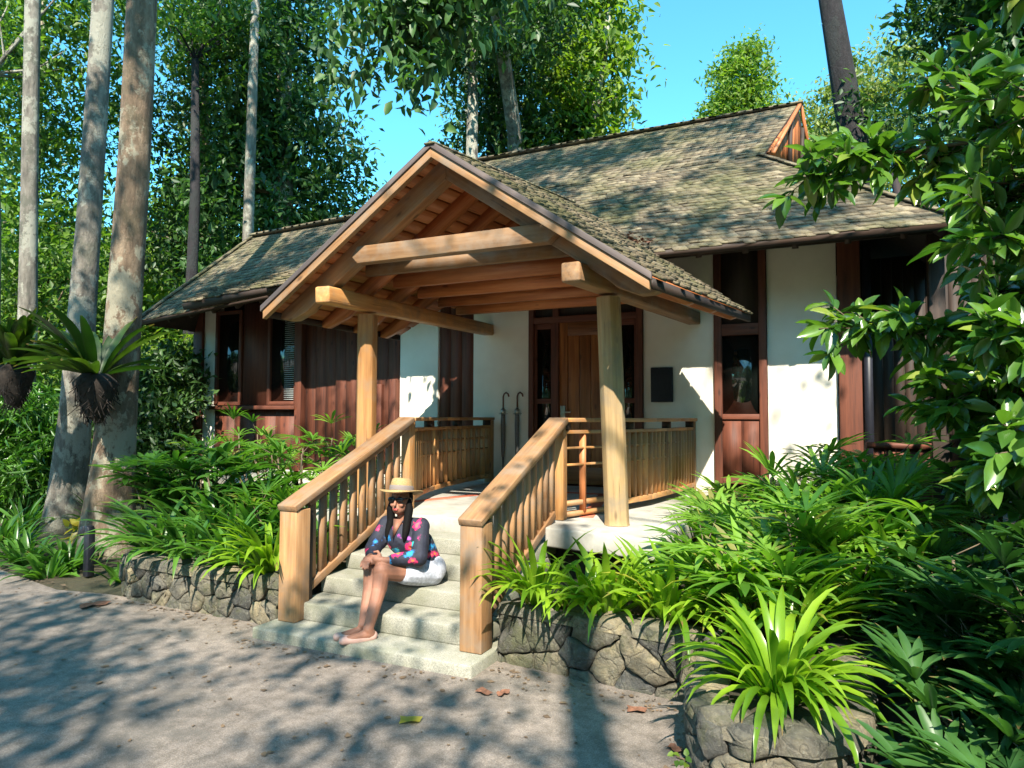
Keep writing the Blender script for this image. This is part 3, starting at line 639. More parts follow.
def porch_rail(pts, lab, m='rail', dense=True, segs=24, open_first=0):
    t = thing('porch_railing', lab, 'railing', (*pts[0], .752))
    P = [Vector((x, y, 0)) for x, y in pts]
    cum = [0]
    for i in range(len(P)-1): cum.append(cum[-1]+(P[i+1]-P[i]).length)
    def at(u):
        s = u*cum[-1]
        for i in range(len(P)-1):
            if s <= cum[i+1]+1e-6: return P[i].lerp(P[i+1], (s-cum[i])/(cum[i+1]-cum[i]))
        return P[-1]
    def rail(name, z, wd, ht, u0=0, u1=1, k=8):
        r = MB()
        for i in range(k): a = at(u0+(u1-u0)*i/k); b = at(u0+(u1-u0)*(i+1)/k); d_ = (b-a)*.01; r.beam((a.x, a.y, z), (b.x+d_.x, b.y+d_.y, z), wd, ht)
        r.build(name, m, t, bevel=.004)
    rail('top_rail', 1.575, .14, .035); rail('upper_rail', 1.475, .075, .03)
    rail('lattice_rail', 1.34, .05, .018); rail('lattice_rail', 1.20, .05, .018); rail('bottom_rail', .84, .09, .05, open_first)
    for u in (.02, .35, .66, .97):
        c_ = at(u); b_ = MB(); b_.box(c_.x-.04, c_.x+.04, c_.y-.04, c_.y+.04, 1.49, 1.557); b_.build('rail_block', 'dark', t)
    for u in (0.0, .995):
        c_ = at(u); b_ = MB(); b_.box(c_.x-.045, c_.x+.045, c_.y-.045, c_.y+.045, .755, 1.555); b_.build('end_post', m, t, bevel=.004)
    for i in range(segs):
        u = open_first+(1-open_first)*(i+.7)/(segs+.4); c_ = at(u); c2 = at(min(1, u+.01)); d_ = (c2-c_).normalized(); nrm_ = Vector((-d_.y, d_.x, 0))
        b_ = MB(); b_.beam((c_.x, c_.y, .86), (c_.x, c_.y, 1.46), .085, .022, tuple(d_)); b_.build('baluster', m, t)
    if open_first:
        for u in (.10, .24):
            c_ = at(u); b_ = MB(); b_.box(c_.x-.025, c_.x+.025, c_.y-.02, c_.y+.02, .80, 1.46); b_.build('baluster', 'soffit', t)
        r = MB(); a, b = at(0), at(open_first); r.beam((a.x, a.y, .88), (b.x, b.y, .88), .05, .04); r.beam((a.x, a.y, .79), (b.x, b.y, .79), .05, .04); r.build('kick_rail', m, t)
    return t
porch_rail([(-3.60, 5.38), (-3.86, 5.95), (-4.02, 6.6), (-4.12, 7.4), (-4.14, 8.08)], 'lattice porch railing left of the furled umbrellas', 'honey', segs=20)
porch_rail([(-2.10, 5.38), (-1.86, 5.95), (-1.68, 6.6), (-1.58, 7.4), (-1.54, 8.08)], 'lattice porch railing behind the right porch post', 'honey', segs=18, open_first=.30)
# ------------------------------------------------------------------ wall plaque, umbrellas, bollard light
pq = MB(); pq.box(-2.02, -1.76, 8.118, 8.15, 1.78, 2.19); pq = pq.build('wall_plaque', 'plaque', loc=(-1.89, 8.12, 1.78), bevel=.006); setp(pq, 'plain dark slate plaque on the cream wall right of the door', 'plaque')
for X, lab in ((-3.95, 'furled grey umbrella on the cream wall, the one nearer the lattice railing'), (-3.75, 'furled grey umbrella on the cream wall, the one nearer the door')):
    t = thing('umbrella', lab, 'umbrella', (X, 8.10, 1.0), 'furled umbrellas hanging beside the door')
    h_ = MB(); h_.tube([(X, 8.09, 1.72), (X, 8.09, 1.86), (X+.012, 8.09, 1.895), (X+.04, 8.09, 1.915), (X+.07, 8.09, 1.895), (X+.08, 8.09, 1.86)], .011, 8); h_.build('handle', 'cane', t, smooth=True)
    h_ = MB(); h_.tube([(X, 8.09, 1.08), (X, 8.09, 1.2), (X, 8.09, 1.5), (X, 8.09, 1.68), (X, 8.09, 1.72)], [.018, .026, .032, .026, .014], 9); h_.build('canopy', 'cloth_grey', t)
    h_ = MB(); h_.tube([(X, 8.09, 1.63), (X, 8.09, 1.70)], .034, 10); h_.beam((X-.06, 8.09, 1.64), (X+.06, 8.09, 1.64), .012, .012); h_.build('strap', 'steel', t)
    h_ = MB(); h_.tube([(X, 8.09, .94), (X, 8.09, 1.09)], [.006, .013], 8); h_.build('tip', 'black', t)
BX = Vector((.17, -.27, .055)); t = thing('bollard_light', 'black bollard path light with a hooded head beside the big trunk', 'bollard light', (-6.72, 4.62, 0))
h_ = MB(); h_.prism([(-6.755, 0), (-6.685, 0), (-6.685, .44), (-6.70, .475), (-6.745, .485), (-6.755, .46)], 4.585, 4.655); h_.v = [v+BX for v in h_.v]; h_.build('post', 'black', t, bevel=.006)
h_ = MB(); h_.prism([(-6.755, .395), (-6.755, .48), (-6.80, .475), (-6.825, .44), (-6.825, .395), (-6.815, .375), (-6.805, .395)], 4.58, 4.66); h_.v = [v+BX for v in h_.v]; h_.build('hood', 'black', t, bevel=.008)
# ------------------------------------------------------------------ dry stone bed walls
def cellclip(poly, a, b):
    """keep the side of poly nearer to a than to b"""
    mx, my = (a[0]+b[0])/2, (a[1]+b[1])/2; nx, ny = b[0]-a[0], b[1]-a[1]; out = []
    for i in range(len(poly)):
        p, q = poly[i], poly[(i+1) % len(poly)]
        dp = (p[0]-mx)*nx+(p[1]-my)*ny; dq = (q[0]-mx)*nx+(q[1]-my)*ny
        if dp <= 0: out.append(p)
        if dp*dq < 0: t = dp/(dp-dq); out.append((p[0]+(q[0]-p[0])*t, p[1]+(q[1]-p[1])*t))
    return out
def stone_wall(name, lab, path, h, size=.2, gap=.003, depth=.034, top=True, th=.22, seed=1, matn='stone'):
    r_ = random.Random(seed); P = [Vector((x, y, 0)) for x, y in path]
    cum = [0]
    for i in range(len(P)-1): cum.append(cum[-1]+(P[i+1]-P[i]).length)
    L = cum[-1]
    def at(s):
        s = max(0, min(L, s))
        for i in range(len(P)-1):
            if s <= cum[i+1]+1e-6:
                f_ = (s-cum[i])/(cum[i+1]-cum[i]); d_ = (P[i+1]-P[i]).normalized()
                if f_ > .5 and i < len(P)-2: d2 = (P[i+2]-P[i+1]).normalized(); d_ = d_.lerp(d2, f_-.5).normalized()
                elif f_ < .5 and i > 0: d2 = (P[i]-P[i-1]).normalized(); d_ = d_.lerp(d2, .5-f_).normalized()
                return P[i].lerp(P[i+1], f_), Vector((d_.y, -d_.x, 0))
    def P3(s, z, o): p, n_ = at(s); return Vector((p.x, p.y, 0))+n_*o+Vector((0, 0, z))
    t = thing(name, lab, 'stone wall', (P[0].x, P[0].y, 0))
    pts = []; ny = max(2, round((h+.08)/(size*.72))); nx = round(L/size)
    for j in range(ny):
        for i in range(nx+1):
            if r_.random() < .12: continue
            pts.append(((i+r_.uniform(-.42, .42)+.5*(j % 2))*size, -.06+(j+.5+r_.uniform(-.36, .36))*(h+.08)/ny))
    mb = MB()
    for a in pts:
        poly = [(max(0, a[0]-size*1.3), -.06), (min(L, a[0]+size*1.3), -.06), (min(L, a[0]+size*1.3), h), (max(0, a[0]-size*1.3), h)]
        if poly[1][0] <= poly[0][0]: continue
        for b in pts:
            if b is not a and abs(a[0]-b[0]) < size*2.6: poly = cellclip(poly, a, b)
            if len(poly) < 3: break
        if len(poly) < 3: continue
        # refine the outline so that it can be rounded and made ragged
        cx = sum(p[0] for p in poly)/len(poly); cz = sum(p[1] for p in poly)/len(poly)
        fine = []
        for i in range(len(poly)):
            p, q = poly[i], poly[(i+1) % len(poly)]; k = max(1, int(math.dist(p, q)/.045))
            for j in range(k): fine.append((p[0]+(q[0]-p[0])*j/k, p[1]+(q[1]-p[1])*j/k))
        nf = len(fine); rad_ = sum(math.dist(p, (cx, cz)) for p in fine)/nf
        def ring(sc_, o, jt, rd):
            out = []
            for p in fine:
                dx, dz = p[0]-cx, p[1]-cz; dd = math.hypot(dx, dz)+1e-6
                k = sc_*(1-rd*max(0, (dd-rad_)/rad_)) - gap/dd
                out.append(P3(cx+dx*k+r_.uniform(-jt, jt), cz+dz*k+r_.uniform(-jt, jt), o+r_.uniform(-jt, jt)))
            return out
        pr_ = depth*r_.uniform(.5, 1.25)
        rings = [ring(1, -.06, .003, .12), ring(1, pr_*.45, .006, .12), ring(.93, pr_*.86, .008, .15), ring(.6, pr_*1.0, .012, .15)]
        vs = [v for rg in rings for v in rg]+[P3(cx, cz, pr_*1.05)]; fs = []
        for q in range(3):
            for i in range(nf): fs.append((q*nf+i, q*nf+(i+1) % nf, (q+1)*nf+(i+1) % nf, (q+1)*nf+i))
        for i in range(nf): fs.append((3*nf+i, 3*nf+(i+1) % nf, 4*nf))
        mb.add(vs, fs, r=r_.random())
    # cap stones
    s = 0
    while top and s < L-.05:
        w_ = r_.uniform(.16, .34); s1 = min(L, s+w_); vs = []; zt = h+r_.uniform(.0, .035)
        kk = 4
        for i in range(kk+1):
            f_ = (s+gap*.5)+(s1-s-gap)*i/kk; e_ = .018*(1 if i in (0, kk) else 0)
            vs += [P3(f_, h-.05, -th), P3(f_, zt-e_-.01, -th), P3(f_, zt-e_+r_.uniform(-.008, .008), -th*.5), P3(f_, zt-e_-.012, .02+r_.uniform(-.01, .012)), P3(f_, h-.06, .035)]
        fs = [tuple(range(5))[::-1], tuple(range(kk*5, kk*5+5))]
        for i in range(kk):
            for j in range(4): fs.append((i*5+j, i*5+j+1, i*5+j+6, i*5+j+5))
        mb.add(vs, fs, r=r_.random()); s = s1
    mb.build('stones', matn, t)
    co = MB(); k = max(2, int(L/.12)); vs = []
    for i in range(k+1):
        s_ = L*i/k; vs += [P3(s_, -.1, -th), P3(s_, h-.02, -th), P3(s_, h-.02, -.012), P3(s_, -.1, -.012)]
    fs = [(0, 1, 2, 3), (k*4+3, k*4+2, k*4+1, k*4)]
    for i in range(k):
        for j in range(4): fs.append((i*4+j, i*4+(j+1) % 4, i*4+4+(j+1) % 4, i*4+4+j))
    co.add(vs, fs); co.build('core', 'mortar', t)
    return t
stone_wall('stone_wall', 'low rough stone wall of the bed left of the steps', [(-5.95, 4.9), (-5.85, 4.4), (-5.66, 4.08), (-5.4, 3.98), (-4.6, 3.96), (-3.74, 3.95)], .39, .17, seed=4)
stone_wall('stone_wall', 'low dry stone wall between the right newel and the round planter', [(-1.98, 4.02), (-1.4, 3.95), (-.9, 3.9), (-.58, 3.88)], .42, .23, seed=9)
stone_wall('stone_planter', 'bulging stone planter corner with a big lily in the right foreground', [(-.66, 3.95), (-.66, 3.5), (-.62, 3.2), (-.5, 3.02), (-.3, 2.95), (-.12, 2.98), (.02, 3.1), (.08, 3.3), (.09, 3.6), (.08, 4.3)], .355, .19, seed=15, th=.16)
def bed(name, poly, z, bump_=.03):
    xs = [p[0] for p in poly]; mb = MB(); mb.prism(poly, -.05, z, ax=2); o = mb.build(name, 'soil', loc=(poly[0][0], poly[0][1], 0)); o['kind'] = 'structure'
bed('bed_soil', [(-5.8, 4.9), (-5.7, 4.4), (-5.4, 4.12), (-3.75, 4.1), (-3.7, 8.05), (-10.0, 8.05), (-9.0, 6.4)], .30)
bed('bed_soil', [(-1.95, 4.15), (-.5, 4.05), (.1, 4.3), (.2, 6.0), (.3, 8.05), (-1.95, 8.05)], .33)
bed('planter_soil', [(-.5, 3.98), (-.5, 3.3), (-.38, 3.14), (-.12, 3.14), (-.05, 3.3), (-.05, 4.02)], .31)
# ------------------------------------------------------------------ plants
class Strip:
    def __init__(s): s.T = []; s.V = []; s.c = []; s.i = []; s.r = []
    def leaf(s, p, az, el, L, W, bend, nseg=7, twist=0, r=None, fold=.22, tipw=0.0, shape=1):
        p = np.array(p, float); b = len(s.V); r = random.Random(int(abs(p[0]*1e4+az*1e3+L*1e4))).random() if r is None else r
        h = np.array([math.cos(az), math.sin(az), 0]); sd_ = np.array([-math.sin(az), math.cos(az), 0]); e = el
        for k in range(nseg+1):
            t = k/nseg
            if shape == 1: w_ = W*(.55+.45*min(1, t*3))*(1-max(0, (t-.55)/.45)**1.7)
            elif shape == 2: w_ = W*(.25+.75*math.sin(min(1, t*1.25)*math.pi/2))*(1-max(0, (t-.6)/.4)**1.6)
            else: w_ = W*math.sin(math.pi*(.08+.9*t))**.7
            w_ = max(w_, W*.04)
            d = h*math.cos(e)+np.array([0, 0, math.sin(e)]); up = -h*math.sin(e)+np.array([0, 0, math.cos(e)])
            sv = sd_*math.cos(twist*t)+up*math.sin(twist*t); uv = np.cross(d, sv)*-1
            s.T += [t]*3; s.V += [p+sv*w_/2+up*w_*fold, p-up*0.0, p-sv*w_/2+up*w_*fold]
            p = p+d*L/nseg; e -= bend/nseg*(.5+t)
        for k in range(nseg):
            q = b+k*3
            for f in ((q, q+1, q+4, q+3), (q+1, q+2, q+5, q+4)): s.c.append(4); s.i += f; s.r.append(r)
        return p
    def build(s, name, m, parent, label=None):
        o0 = np.array(org(parent)); me = meshnp(name, np.array(s.V)-o0, s.c, s.i, frnd=s.r)
        a = me.attributes.new('tip', 'FLOAT', 'POINT'); a.data.foreach_set('value', np.asarray(s.T, np.float32))
        me.polygons.foreach_set('use_smooth', np.ones(len(s.c), bool)); me.materials.append(M[m]); return link(name, me, parent)
def strap_clump(loc, lab, n_=38, L=.6, W=.045, mat='strap', seed=1, group='strap-leaved clumps in the stone-walled beds', bias=None, name='strap_leaf_plant', el=(.7, 1.45), bend=(1.3, 2.6)):
    r_ = random.Random(seed); t = thing(name, lab, 'plant', loc, group); s = Strip()
    for i in range(n_):
        az = r_.uniform(0, 6.283)
        if bias is not None and r_.random() < .45: az = bias+r_.gauss(0, .6)
        f = i/n_; rr = .03+.05*r_.random()
        s.leaf((loc[0]+rr*math.cos(az), loc[1]+rr*math.sin(az), loc[2]-.02), az, el[0]+(el[1]-el[0])*f, L*r_.uniform(.7, 1.12), W*r_.uniform(.75, 1.15), r_.uniform(*bend)*(1-.35*f), twist=r_.uniform(-.5, .5), r=r_.random())
    s.build('leaves', mat, t); return t
def lady_palm(loc, lab, stems=7, h=.8, mat='palm', seed=1, spread=.35, fl=.26, group='lady palms in the garden beds', nl=8, W=.034, name='lady_palm', nodes=4):
    r_ = random.Random(seed); t = thing(name, lab, 'palm', loc, group); s = Strip(); c = MB()
    for k in range(stems):
        a = r_.uniform(0, 6.28); q = r_.random()**.5*spread; x, y = loc[0]+q*math.cos(a), loc[1]+q*math.sin(a); hh = h*r_.uniform(.55, 1.1)
        tx, ty = x+r_.uniform(-.12, .12), y+r_.uniform(-.12, .12)-.05
        c.tube([(x, y, loc[2]-.03), ((x+tx)/2, (y+ty)/2, loc[2]+hh*.5), (tx, ty, loc[2]+hh)], [.011, .010, .007], 6)
        for j in range(nodes):
            f = .45+.55*(j+1)/nodes; px_, py_, pz = x+(tx-x)*f, y+(ty-y)*f, loc[2]+hh*f
            az = r_.uniform(0, 6.28); pl = r_.uniform(.14, .26); ee = r_.uniform(.3, 1.1)
            e = Vector((px_+math.cos(az)*math.cos(ee)*pl, py_+math.sin(az)*math.cos(ee)*pl, pz+math.sin(ee)*pl))
            c.tube([(px_, py_, pz), e], [.004, .003], 4)
            rr = r_.random(); m_ = nl+r_.choice((-1, 0, 1, 2)); tilt = r_.uniform(-.15, .75)
            for i in range(m_):
                d = (i/(m_-1)-.5)*r_.uniform(3.6, 4.0); ll = fl*(1-.25*abs(d)/2)*r_.uniform(.9, 1.08)
                s.leaf(tuple(e), az+d, tilt+.25*math.cos(d), ll, W*r_.uniform(.85, 1.15), r_.uniform(.25, .95), 5, twist=r_.uniform(-.25, .25), r=min(.95 if rr < .93 else 1, max(0, rr+r_.uniform(-.15, .15))), fold=.2, shape=2)
    c.build('canes', 'twig', t); s.build('leaves', mat, t); return t
# left bed
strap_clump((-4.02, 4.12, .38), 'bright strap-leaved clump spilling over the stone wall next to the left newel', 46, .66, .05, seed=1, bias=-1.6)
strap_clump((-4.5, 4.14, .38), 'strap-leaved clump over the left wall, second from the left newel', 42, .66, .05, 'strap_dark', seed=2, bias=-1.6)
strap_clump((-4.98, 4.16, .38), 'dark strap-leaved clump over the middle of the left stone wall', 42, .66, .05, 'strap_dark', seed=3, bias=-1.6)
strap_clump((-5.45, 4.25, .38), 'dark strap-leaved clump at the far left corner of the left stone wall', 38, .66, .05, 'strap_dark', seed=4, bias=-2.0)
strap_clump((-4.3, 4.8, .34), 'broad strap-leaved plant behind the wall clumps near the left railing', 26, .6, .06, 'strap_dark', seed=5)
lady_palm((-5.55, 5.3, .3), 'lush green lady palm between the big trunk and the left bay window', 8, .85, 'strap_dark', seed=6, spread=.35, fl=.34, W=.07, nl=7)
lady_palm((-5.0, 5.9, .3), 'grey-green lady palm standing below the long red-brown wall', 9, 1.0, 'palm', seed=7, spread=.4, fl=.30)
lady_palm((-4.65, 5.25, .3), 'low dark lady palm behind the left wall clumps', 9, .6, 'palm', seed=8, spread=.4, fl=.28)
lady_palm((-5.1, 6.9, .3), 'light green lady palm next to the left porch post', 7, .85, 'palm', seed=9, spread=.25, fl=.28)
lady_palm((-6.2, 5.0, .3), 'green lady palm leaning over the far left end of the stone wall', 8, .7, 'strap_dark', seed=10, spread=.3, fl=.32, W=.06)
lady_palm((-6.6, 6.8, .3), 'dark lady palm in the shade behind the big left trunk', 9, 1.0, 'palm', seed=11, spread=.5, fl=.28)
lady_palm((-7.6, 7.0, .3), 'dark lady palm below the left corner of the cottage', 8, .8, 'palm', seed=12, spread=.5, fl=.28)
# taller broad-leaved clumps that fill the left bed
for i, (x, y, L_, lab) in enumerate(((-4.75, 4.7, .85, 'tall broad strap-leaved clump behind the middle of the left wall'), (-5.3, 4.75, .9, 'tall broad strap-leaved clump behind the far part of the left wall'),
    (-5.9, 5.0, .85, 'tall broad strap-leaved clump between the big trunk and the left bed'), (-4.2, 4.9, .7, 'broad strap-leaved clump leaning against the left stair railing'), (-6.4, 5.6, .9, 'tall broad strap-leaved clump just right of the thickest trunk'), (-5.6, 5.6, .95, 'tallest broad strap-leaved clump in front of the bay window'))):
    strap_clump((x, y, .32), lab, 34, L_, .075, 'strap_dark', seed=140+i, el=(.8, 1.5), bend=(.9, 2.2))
# right bed
for i, (x, y, L_, lab) in enumerate(((-.35, 4.65, .62, 'upright broad strap-leaved clump rising out of the middle of the right bed'), (-.05, 5.5, .85, 'upright broad strap-leaved clump against the white wall panel'), (-1.12, 4.52, .5, 'strap-leaved clump hiding the landing corner'), (-.85, 5.15, .6, 'strap-leaved clump between landing corner and window door'), (-.6, 6.2, .8, 'tall strap-leaved clump below the window door'), (.0, 4.6, .7, 'arching strap-leaved clump behind the shoulder of the planter'), (.3, 4.75, .8, 'broad strap-leaved clump at the right end of the bed'))):
    strap_clump((x, y, .36), lab, 30, L_, .06, 'strap', seed=160+i, el=(.9, 1.5), bend=(.6, 2.0))
for i, (x, y, L_, n_, lab, mt) in enumerate((
    (-1.78, 4.22, .50, 34, 'glossy strap-leaved clump beside the right newel post', 'strap'),
    (-1.30, 4.20, .48, 34, 'upright strap-leaved clump over the middle of the right stone wall', 'strap'),
    (-.92, 4.18, .50, 34, 'strap-leaved clump with long drooping tips over the right stone wall', 'strap'),
    (-.60, 4.30, .55, 30, 'arching strap-leaved clump between stone wall and round planter', 'strap'),
    (-1.52, 4.42, .42, 24, 'short strap-leaved clump in front of the landing edge', 'strap'),
    (-.25, 4.15, .55, 26, 'strap-leaved clump just behind the round planter', 'strap'))):
    strap_clump((x, y-.06, .40), lab, n_+14, L_*1.12, .045, mt, seed=20+i, bias=-1.5)
strap_clump((-.27, 3.42, .33), 'large bright yellow-green lily with long arching leaves in the round planter', 80, .60, .045, 'strap', seed=31, group=None, name='planter_lily', el=(.65, 1.45), bend=(1.7, 2.9))
for i, (x, y, h, n_, mt, lab) in enumerate((
    (-.50, 4.9, .40, 8, 'palm', 'dense lady palm in the middle of the right bed'),
    (0, 4.85, .5, 8, 'palm', 'sunlit lady palm with wide pale fans behind the planter'),
    (-.65, 5.9, .38, 6, 'palm', 'lady palm in front of the window door'),
    (-.2, 5.8, .62, 8, 'palm', 'tall lady palm in front of the white wall panel'),
    (.1, 6.7, .75, 8, 'palm', 'tall lady palm at the foot of the red corner post'),
    (-.9, 7.2, .30, 4, 'palm', 'low lady palm at the skirting below the window door'),
    (.25, 5.3, .55, 8, 'palm', 'lady palm spreading towards the dark shrubbery'),
    (-.2, 4.4, .35, 6, 'palm', 'small lady palm leaning over the lily'))):
    lady_palm((x, y, .33), lab, max(4, n_-1), h*1.15, mt, seed=40+i, spread=.38, fl=.40, nl=9, W=.046, nodes=5)
for i, (x, y, h, lab) in enumerate((
    (.62, 4.0, .40, 'dark green lady palm in the shade right of the planter'), (.75, 4.3, .75, 'dark lady palm at the right edge below the shrub'),
    (.68, 3.45, .15, 'low dark lady palm at the bottom right corner'), (.85, 3.75, .55, 'dark lady palm with long hanging fans at the right edge'),
    (.5, 4.6, .45, 'shaded lady palm behind the planter shoulder'), (1.2, 4.7, .8, 'shaded lady palm deep under the shrub'),
    (.62, 2.95, .05, 'low fan-leaved seedling at the very bottom right'))):
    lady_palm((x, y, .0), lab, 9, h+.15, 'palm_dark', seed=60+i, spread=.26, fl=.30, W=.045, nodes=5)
# little creeper leaves on the planter and at the corner
def sprig(loc, lab, n_=6, L=.07, mat='leaf_bright', seed=1):
    r_ = np.random.default_rng(seed); t = thing('small_creeper', lab, 'plant', loc); P = np.array([loc])+r_.normal(size=(n_, 3))*np.array([.03, .02, .03])
    D = r_.normal(size=(n_, 3))+np.array([0, -.6, .1]); Nn = r_.normal(size=(n_, 3))*.4+np.array([0, -.6, .8])
    me = leafmesh('leaves', P-np.array(loc), D, Nn, np.full(n_, L), np.full(n_, L*.7), LEAF6); me.materials.append(M[mat]); link('leaves', me, t)
    st = MB(); st.tube([(loc[0], loc[1]+.03, loc[2]-.06), (loc[0], loc[1]+.01, loc[2])], [.003, .002], 4); st.build('stem', 'twig', t)
sprig((-.60, 2.92, .20), 'small bright green creeper sprouting from the planter stones', 7, .035)
sprig((.52, 2.62, .28), 'bright green leaves poking up at the bottom right corner', 9, .06, seed=3)
# groundcover clumps along the road at left
for i, (x, y, L_, lab) in enumerate((
    (-6.15, 4.75, .42, 'low strap-leaved clump behind the foot of the bollard light'), (-6.95, 4.2, .40, 'low strap-leaved clump on the road edge just left of the bollard light'), (-6.2, 4.45, .36, 'small clump between bollard light and stone wall corner'), (-7.1, 4.5, .48, 'low strap-leaved clump at the road edge in front of the big trunk'),
    (-7.7, 4.45, .5, 'low strap-leaved clump at the road edge between the two big trunks'), (-8.3, 4.65, .5, 'low strap-leaved clump at the road edge near the left picture edge'),
    (-8.0, 5.5, .6, 'broad low clump at the foot of the leaning grey trunk'), (-9.1, 4.95, .55, 'leafy clump at the far left road edge'),
    (-9.2, 6.2, .7, 'tall clump behind the far left road edge'), (-6.2, 5.35, .5, 'low clump between big trunk and stone wall corner'), (-10.0, 5.7, .6, 'leafy clump just inside the left picture edge'),
    (-6.75, 5.9, .6, 'shaded clump behind the big trunk'))):
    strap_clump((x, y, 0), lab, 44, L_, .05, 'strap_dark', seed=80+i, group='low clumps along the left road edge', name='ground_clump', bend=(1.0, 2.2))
mb = MB(); t = thing('yellow_croton', 'small yellow-leaved plant between the two big left trunks', 'plant', (-7.75, 5.0, 0))
P = np.array([(-7.75, 5.0, .3)])+rng.normal(size=(26, 3))*np.array([.06, .05, .07]); me = leafmesh('leaves', P-np.array([[-7.75, 5.0, 0]]), rng.normal(size=(26, 3)), rng.normal(size=(26, 3))+np.array([0, -.5, .5]), .12, .07, LEAF6)
M['yellow'] = leafmat('yellow_leaf', (.30, .24, .03), (.42, .36, .06)); me.materials.append(M['yellow']); link('leaves', me, t)
mb.tube([(-7.75, 5.0, 0), (-7.75, 5.0, .3)], [.01, .006], 5); mb.build('stem', 'twig', t)
# ------------------------------------------------------------------ big trunks at left with their epiphytic ferns
LT = 'lichened forest trees at left'
tree('forest_tree', 'thickest pinkish-grey lichened trunk standing nearest the cottage', 'tree',
     [(-7.55, 5.2, -.1), (-7.52, 5.2, .25), (-7.47, 5.2, .9), (-7.40, 5.2, 1.9), (-7.33, 5.2, 3.2), (-7.25, 5.2, 4.6), (-7.2, 5.2, 6.5), (-7.0, 5.4, 10), (-6.8, 5.6, 13)],
     [.46, .30, .235, .20, .18, .168, .16, .14, .1], [(-7.0, 6.2, 13.5, 2.8, 2.4, 1.8, 70)], 'leaf_mid', 'bark', per=50, cr=.6, group=LT)
tree('forest_tree', 'leaning grey mottled trunk just left of the thickest one', 'tree',
     [(-9.55, 6.0, -.1), (-9.52, 6.0, .5), (-9.42, 6.0, 1.6), (-9.35, 6.0, 2.9), (-9.27, 6.0, 4.2), (-9.15, 6.0, 6.5), (-9.0, 6.0, 10), (-8.9, 6, 13)],
     [.34, .25, .20, .175, .155, .14, .13, .1], [(-9.3, 6.6, 13, 2.6, 2.4, 1.8, 60)], 'leaf_mid', 'bark_grey', per=50, cr=.6, group=LT)
tree('forest_tree', 'slim pale trunk at far left behind the leaning grey one', 'tree',
     [(-12.72, 7.2, -.1), (-12.68, 7.2, 3), (-12.6, 7.1, 5.5), (-12.53, 7.0, 8.8), (-12.4, 7, 13)], [.18, .15, .13, .12, .09],
     [(-12.5, 7.4, 13.5, 2.4, 2.4, 1.8, 50)], 'leaf_mid', 'bark_grey', per=50, cr=.6, group=LT)
tree('forest_tree', 'pale trunk cut by the left picture edge', 'tree',
     [(-13.4, 7.0, -.1), (-13.45, 7.0, 3.0), (-13.7, 7.1, 5.0), (-14.3, 7.3, 8)], [.2, .17, .15, .1], [(-14.5, 7.6, 9.5, 1.8, 1.8, 1.5, 30)], 'leaf_mid', 'bark_grey', per=50, cr=.6, group=LT)
def nest_fern(loc, lab, n_=22, L=1.0, W=.15, seed=1, bias=None, wall=None):
    r_ = random.Random(seed); t = thing('birds_nest_fern', lab, 'fern', loc, 'birds nest ferns growing on the left trunks'); s = Strip()
    for i in range(n_):
        az = r_.uniform(0, 6.283); 
        if bias is not None and r_.random() < .55: az = bias+r_.gauss(0, .7)
        s.leaf((loc[0]+.07*math.cos(az), loc[1]+.07*math.sin(az), loc[2]+.28), az, r_.uniform(.25, 1.2), L*r_.uniform(.7, 1.15), W*r_.uniform(.8, 1.15), r_.uniform(.35, 1.0), 9, twist=r_.uniform(-.3, .3), r=r_.random(), fold=.25, shape=3)
    s.build('fronds', 'fern', t)
    rb = MB(); pts = [(.02, .05, -.22, .03), (.01, .02, -.14, .09), (.02, 0, -.03, .14), (0, 0, .10, .19), (0, 0, .2, .22), (0, 0, .3, .13)]
    rb.tube([(loc[0]+a, loc[1]+b, loc[2]+c) for a, b, c, d in pts], [d for a, b, c, d in pts], 14)
    for i in range(200):
        a = r_.uniform(0, 6.28); z = r_.uniform(-.2, .25); rr = .06+.14*min(1, (z+.22)/.36); p = Vector((loc[0]+rr*math.cos(a), loc[1]+rr*math.sin(a), loc[2]+z)); q = p+Vector((r_.gauss(0, .04), r_.gauss(0, .04), -r_.uniform(.02, .12)))
        rb.beam(p, q, .006, .006, (1, .3, 0))
    rb.build('root_ball', 'root', t)
nest_fern((-7.12, 4.74, 1.74), 'big birds nest fern on a black root ball fixed to the thickest trunk', 58, .82, .12, 3, bias=-2.9)
nest_fern((-8.95, 4.95, 1.90), 'birds nest fern with a brown root ball at the left picture edge', 44, .8, .12, 5, bias=-.6)
# ------------------------------------------------------------------ trees behind
BT = 'tall trees standing behind the cottage'
tree('dense_tree', 'tall dark blue-green tree filling the sky above the left roof', 'tree', [(-11.8, 12.2, 0), (-11.7, 12.2, 6), (-11.7, 12.1, 11), (-11.7, 12.1, 14)], [.3, .22, .16, .08],
     [(-12.1, 11.9, 9.8, 1.5, 1.7, 3.2, 140), (-11.5, 12.9, 7.4, 1.3, 1.5, 1.8, 70), (-12.6, 12.3, 6.0, 2.0, 1.8, 2.2, 90), (-11.1, 12.6, 5.0, 1.3, 1.2, 1.2, 40)], 'leaf_blue', 'bark', per=70, cr=.5, L=.19, group=BT)
tree('dense_tree', 'dark leafy tree between the thickest trunk and the left roof', 'tree', [(-14.8, 12.6, 0), (-14.6, 12.5, 6), (-14.4, 12, 12)], [.28, .2, .1],
     [(-14.2, 12, 10.5, 2.4, 2, 3.2, 120), (-15, 12.6, 6.4, 2.2, 2, 2.4, 90)], 'leaf_dark', 'bark', per=60, cr=.5, L=.17, group=BT)
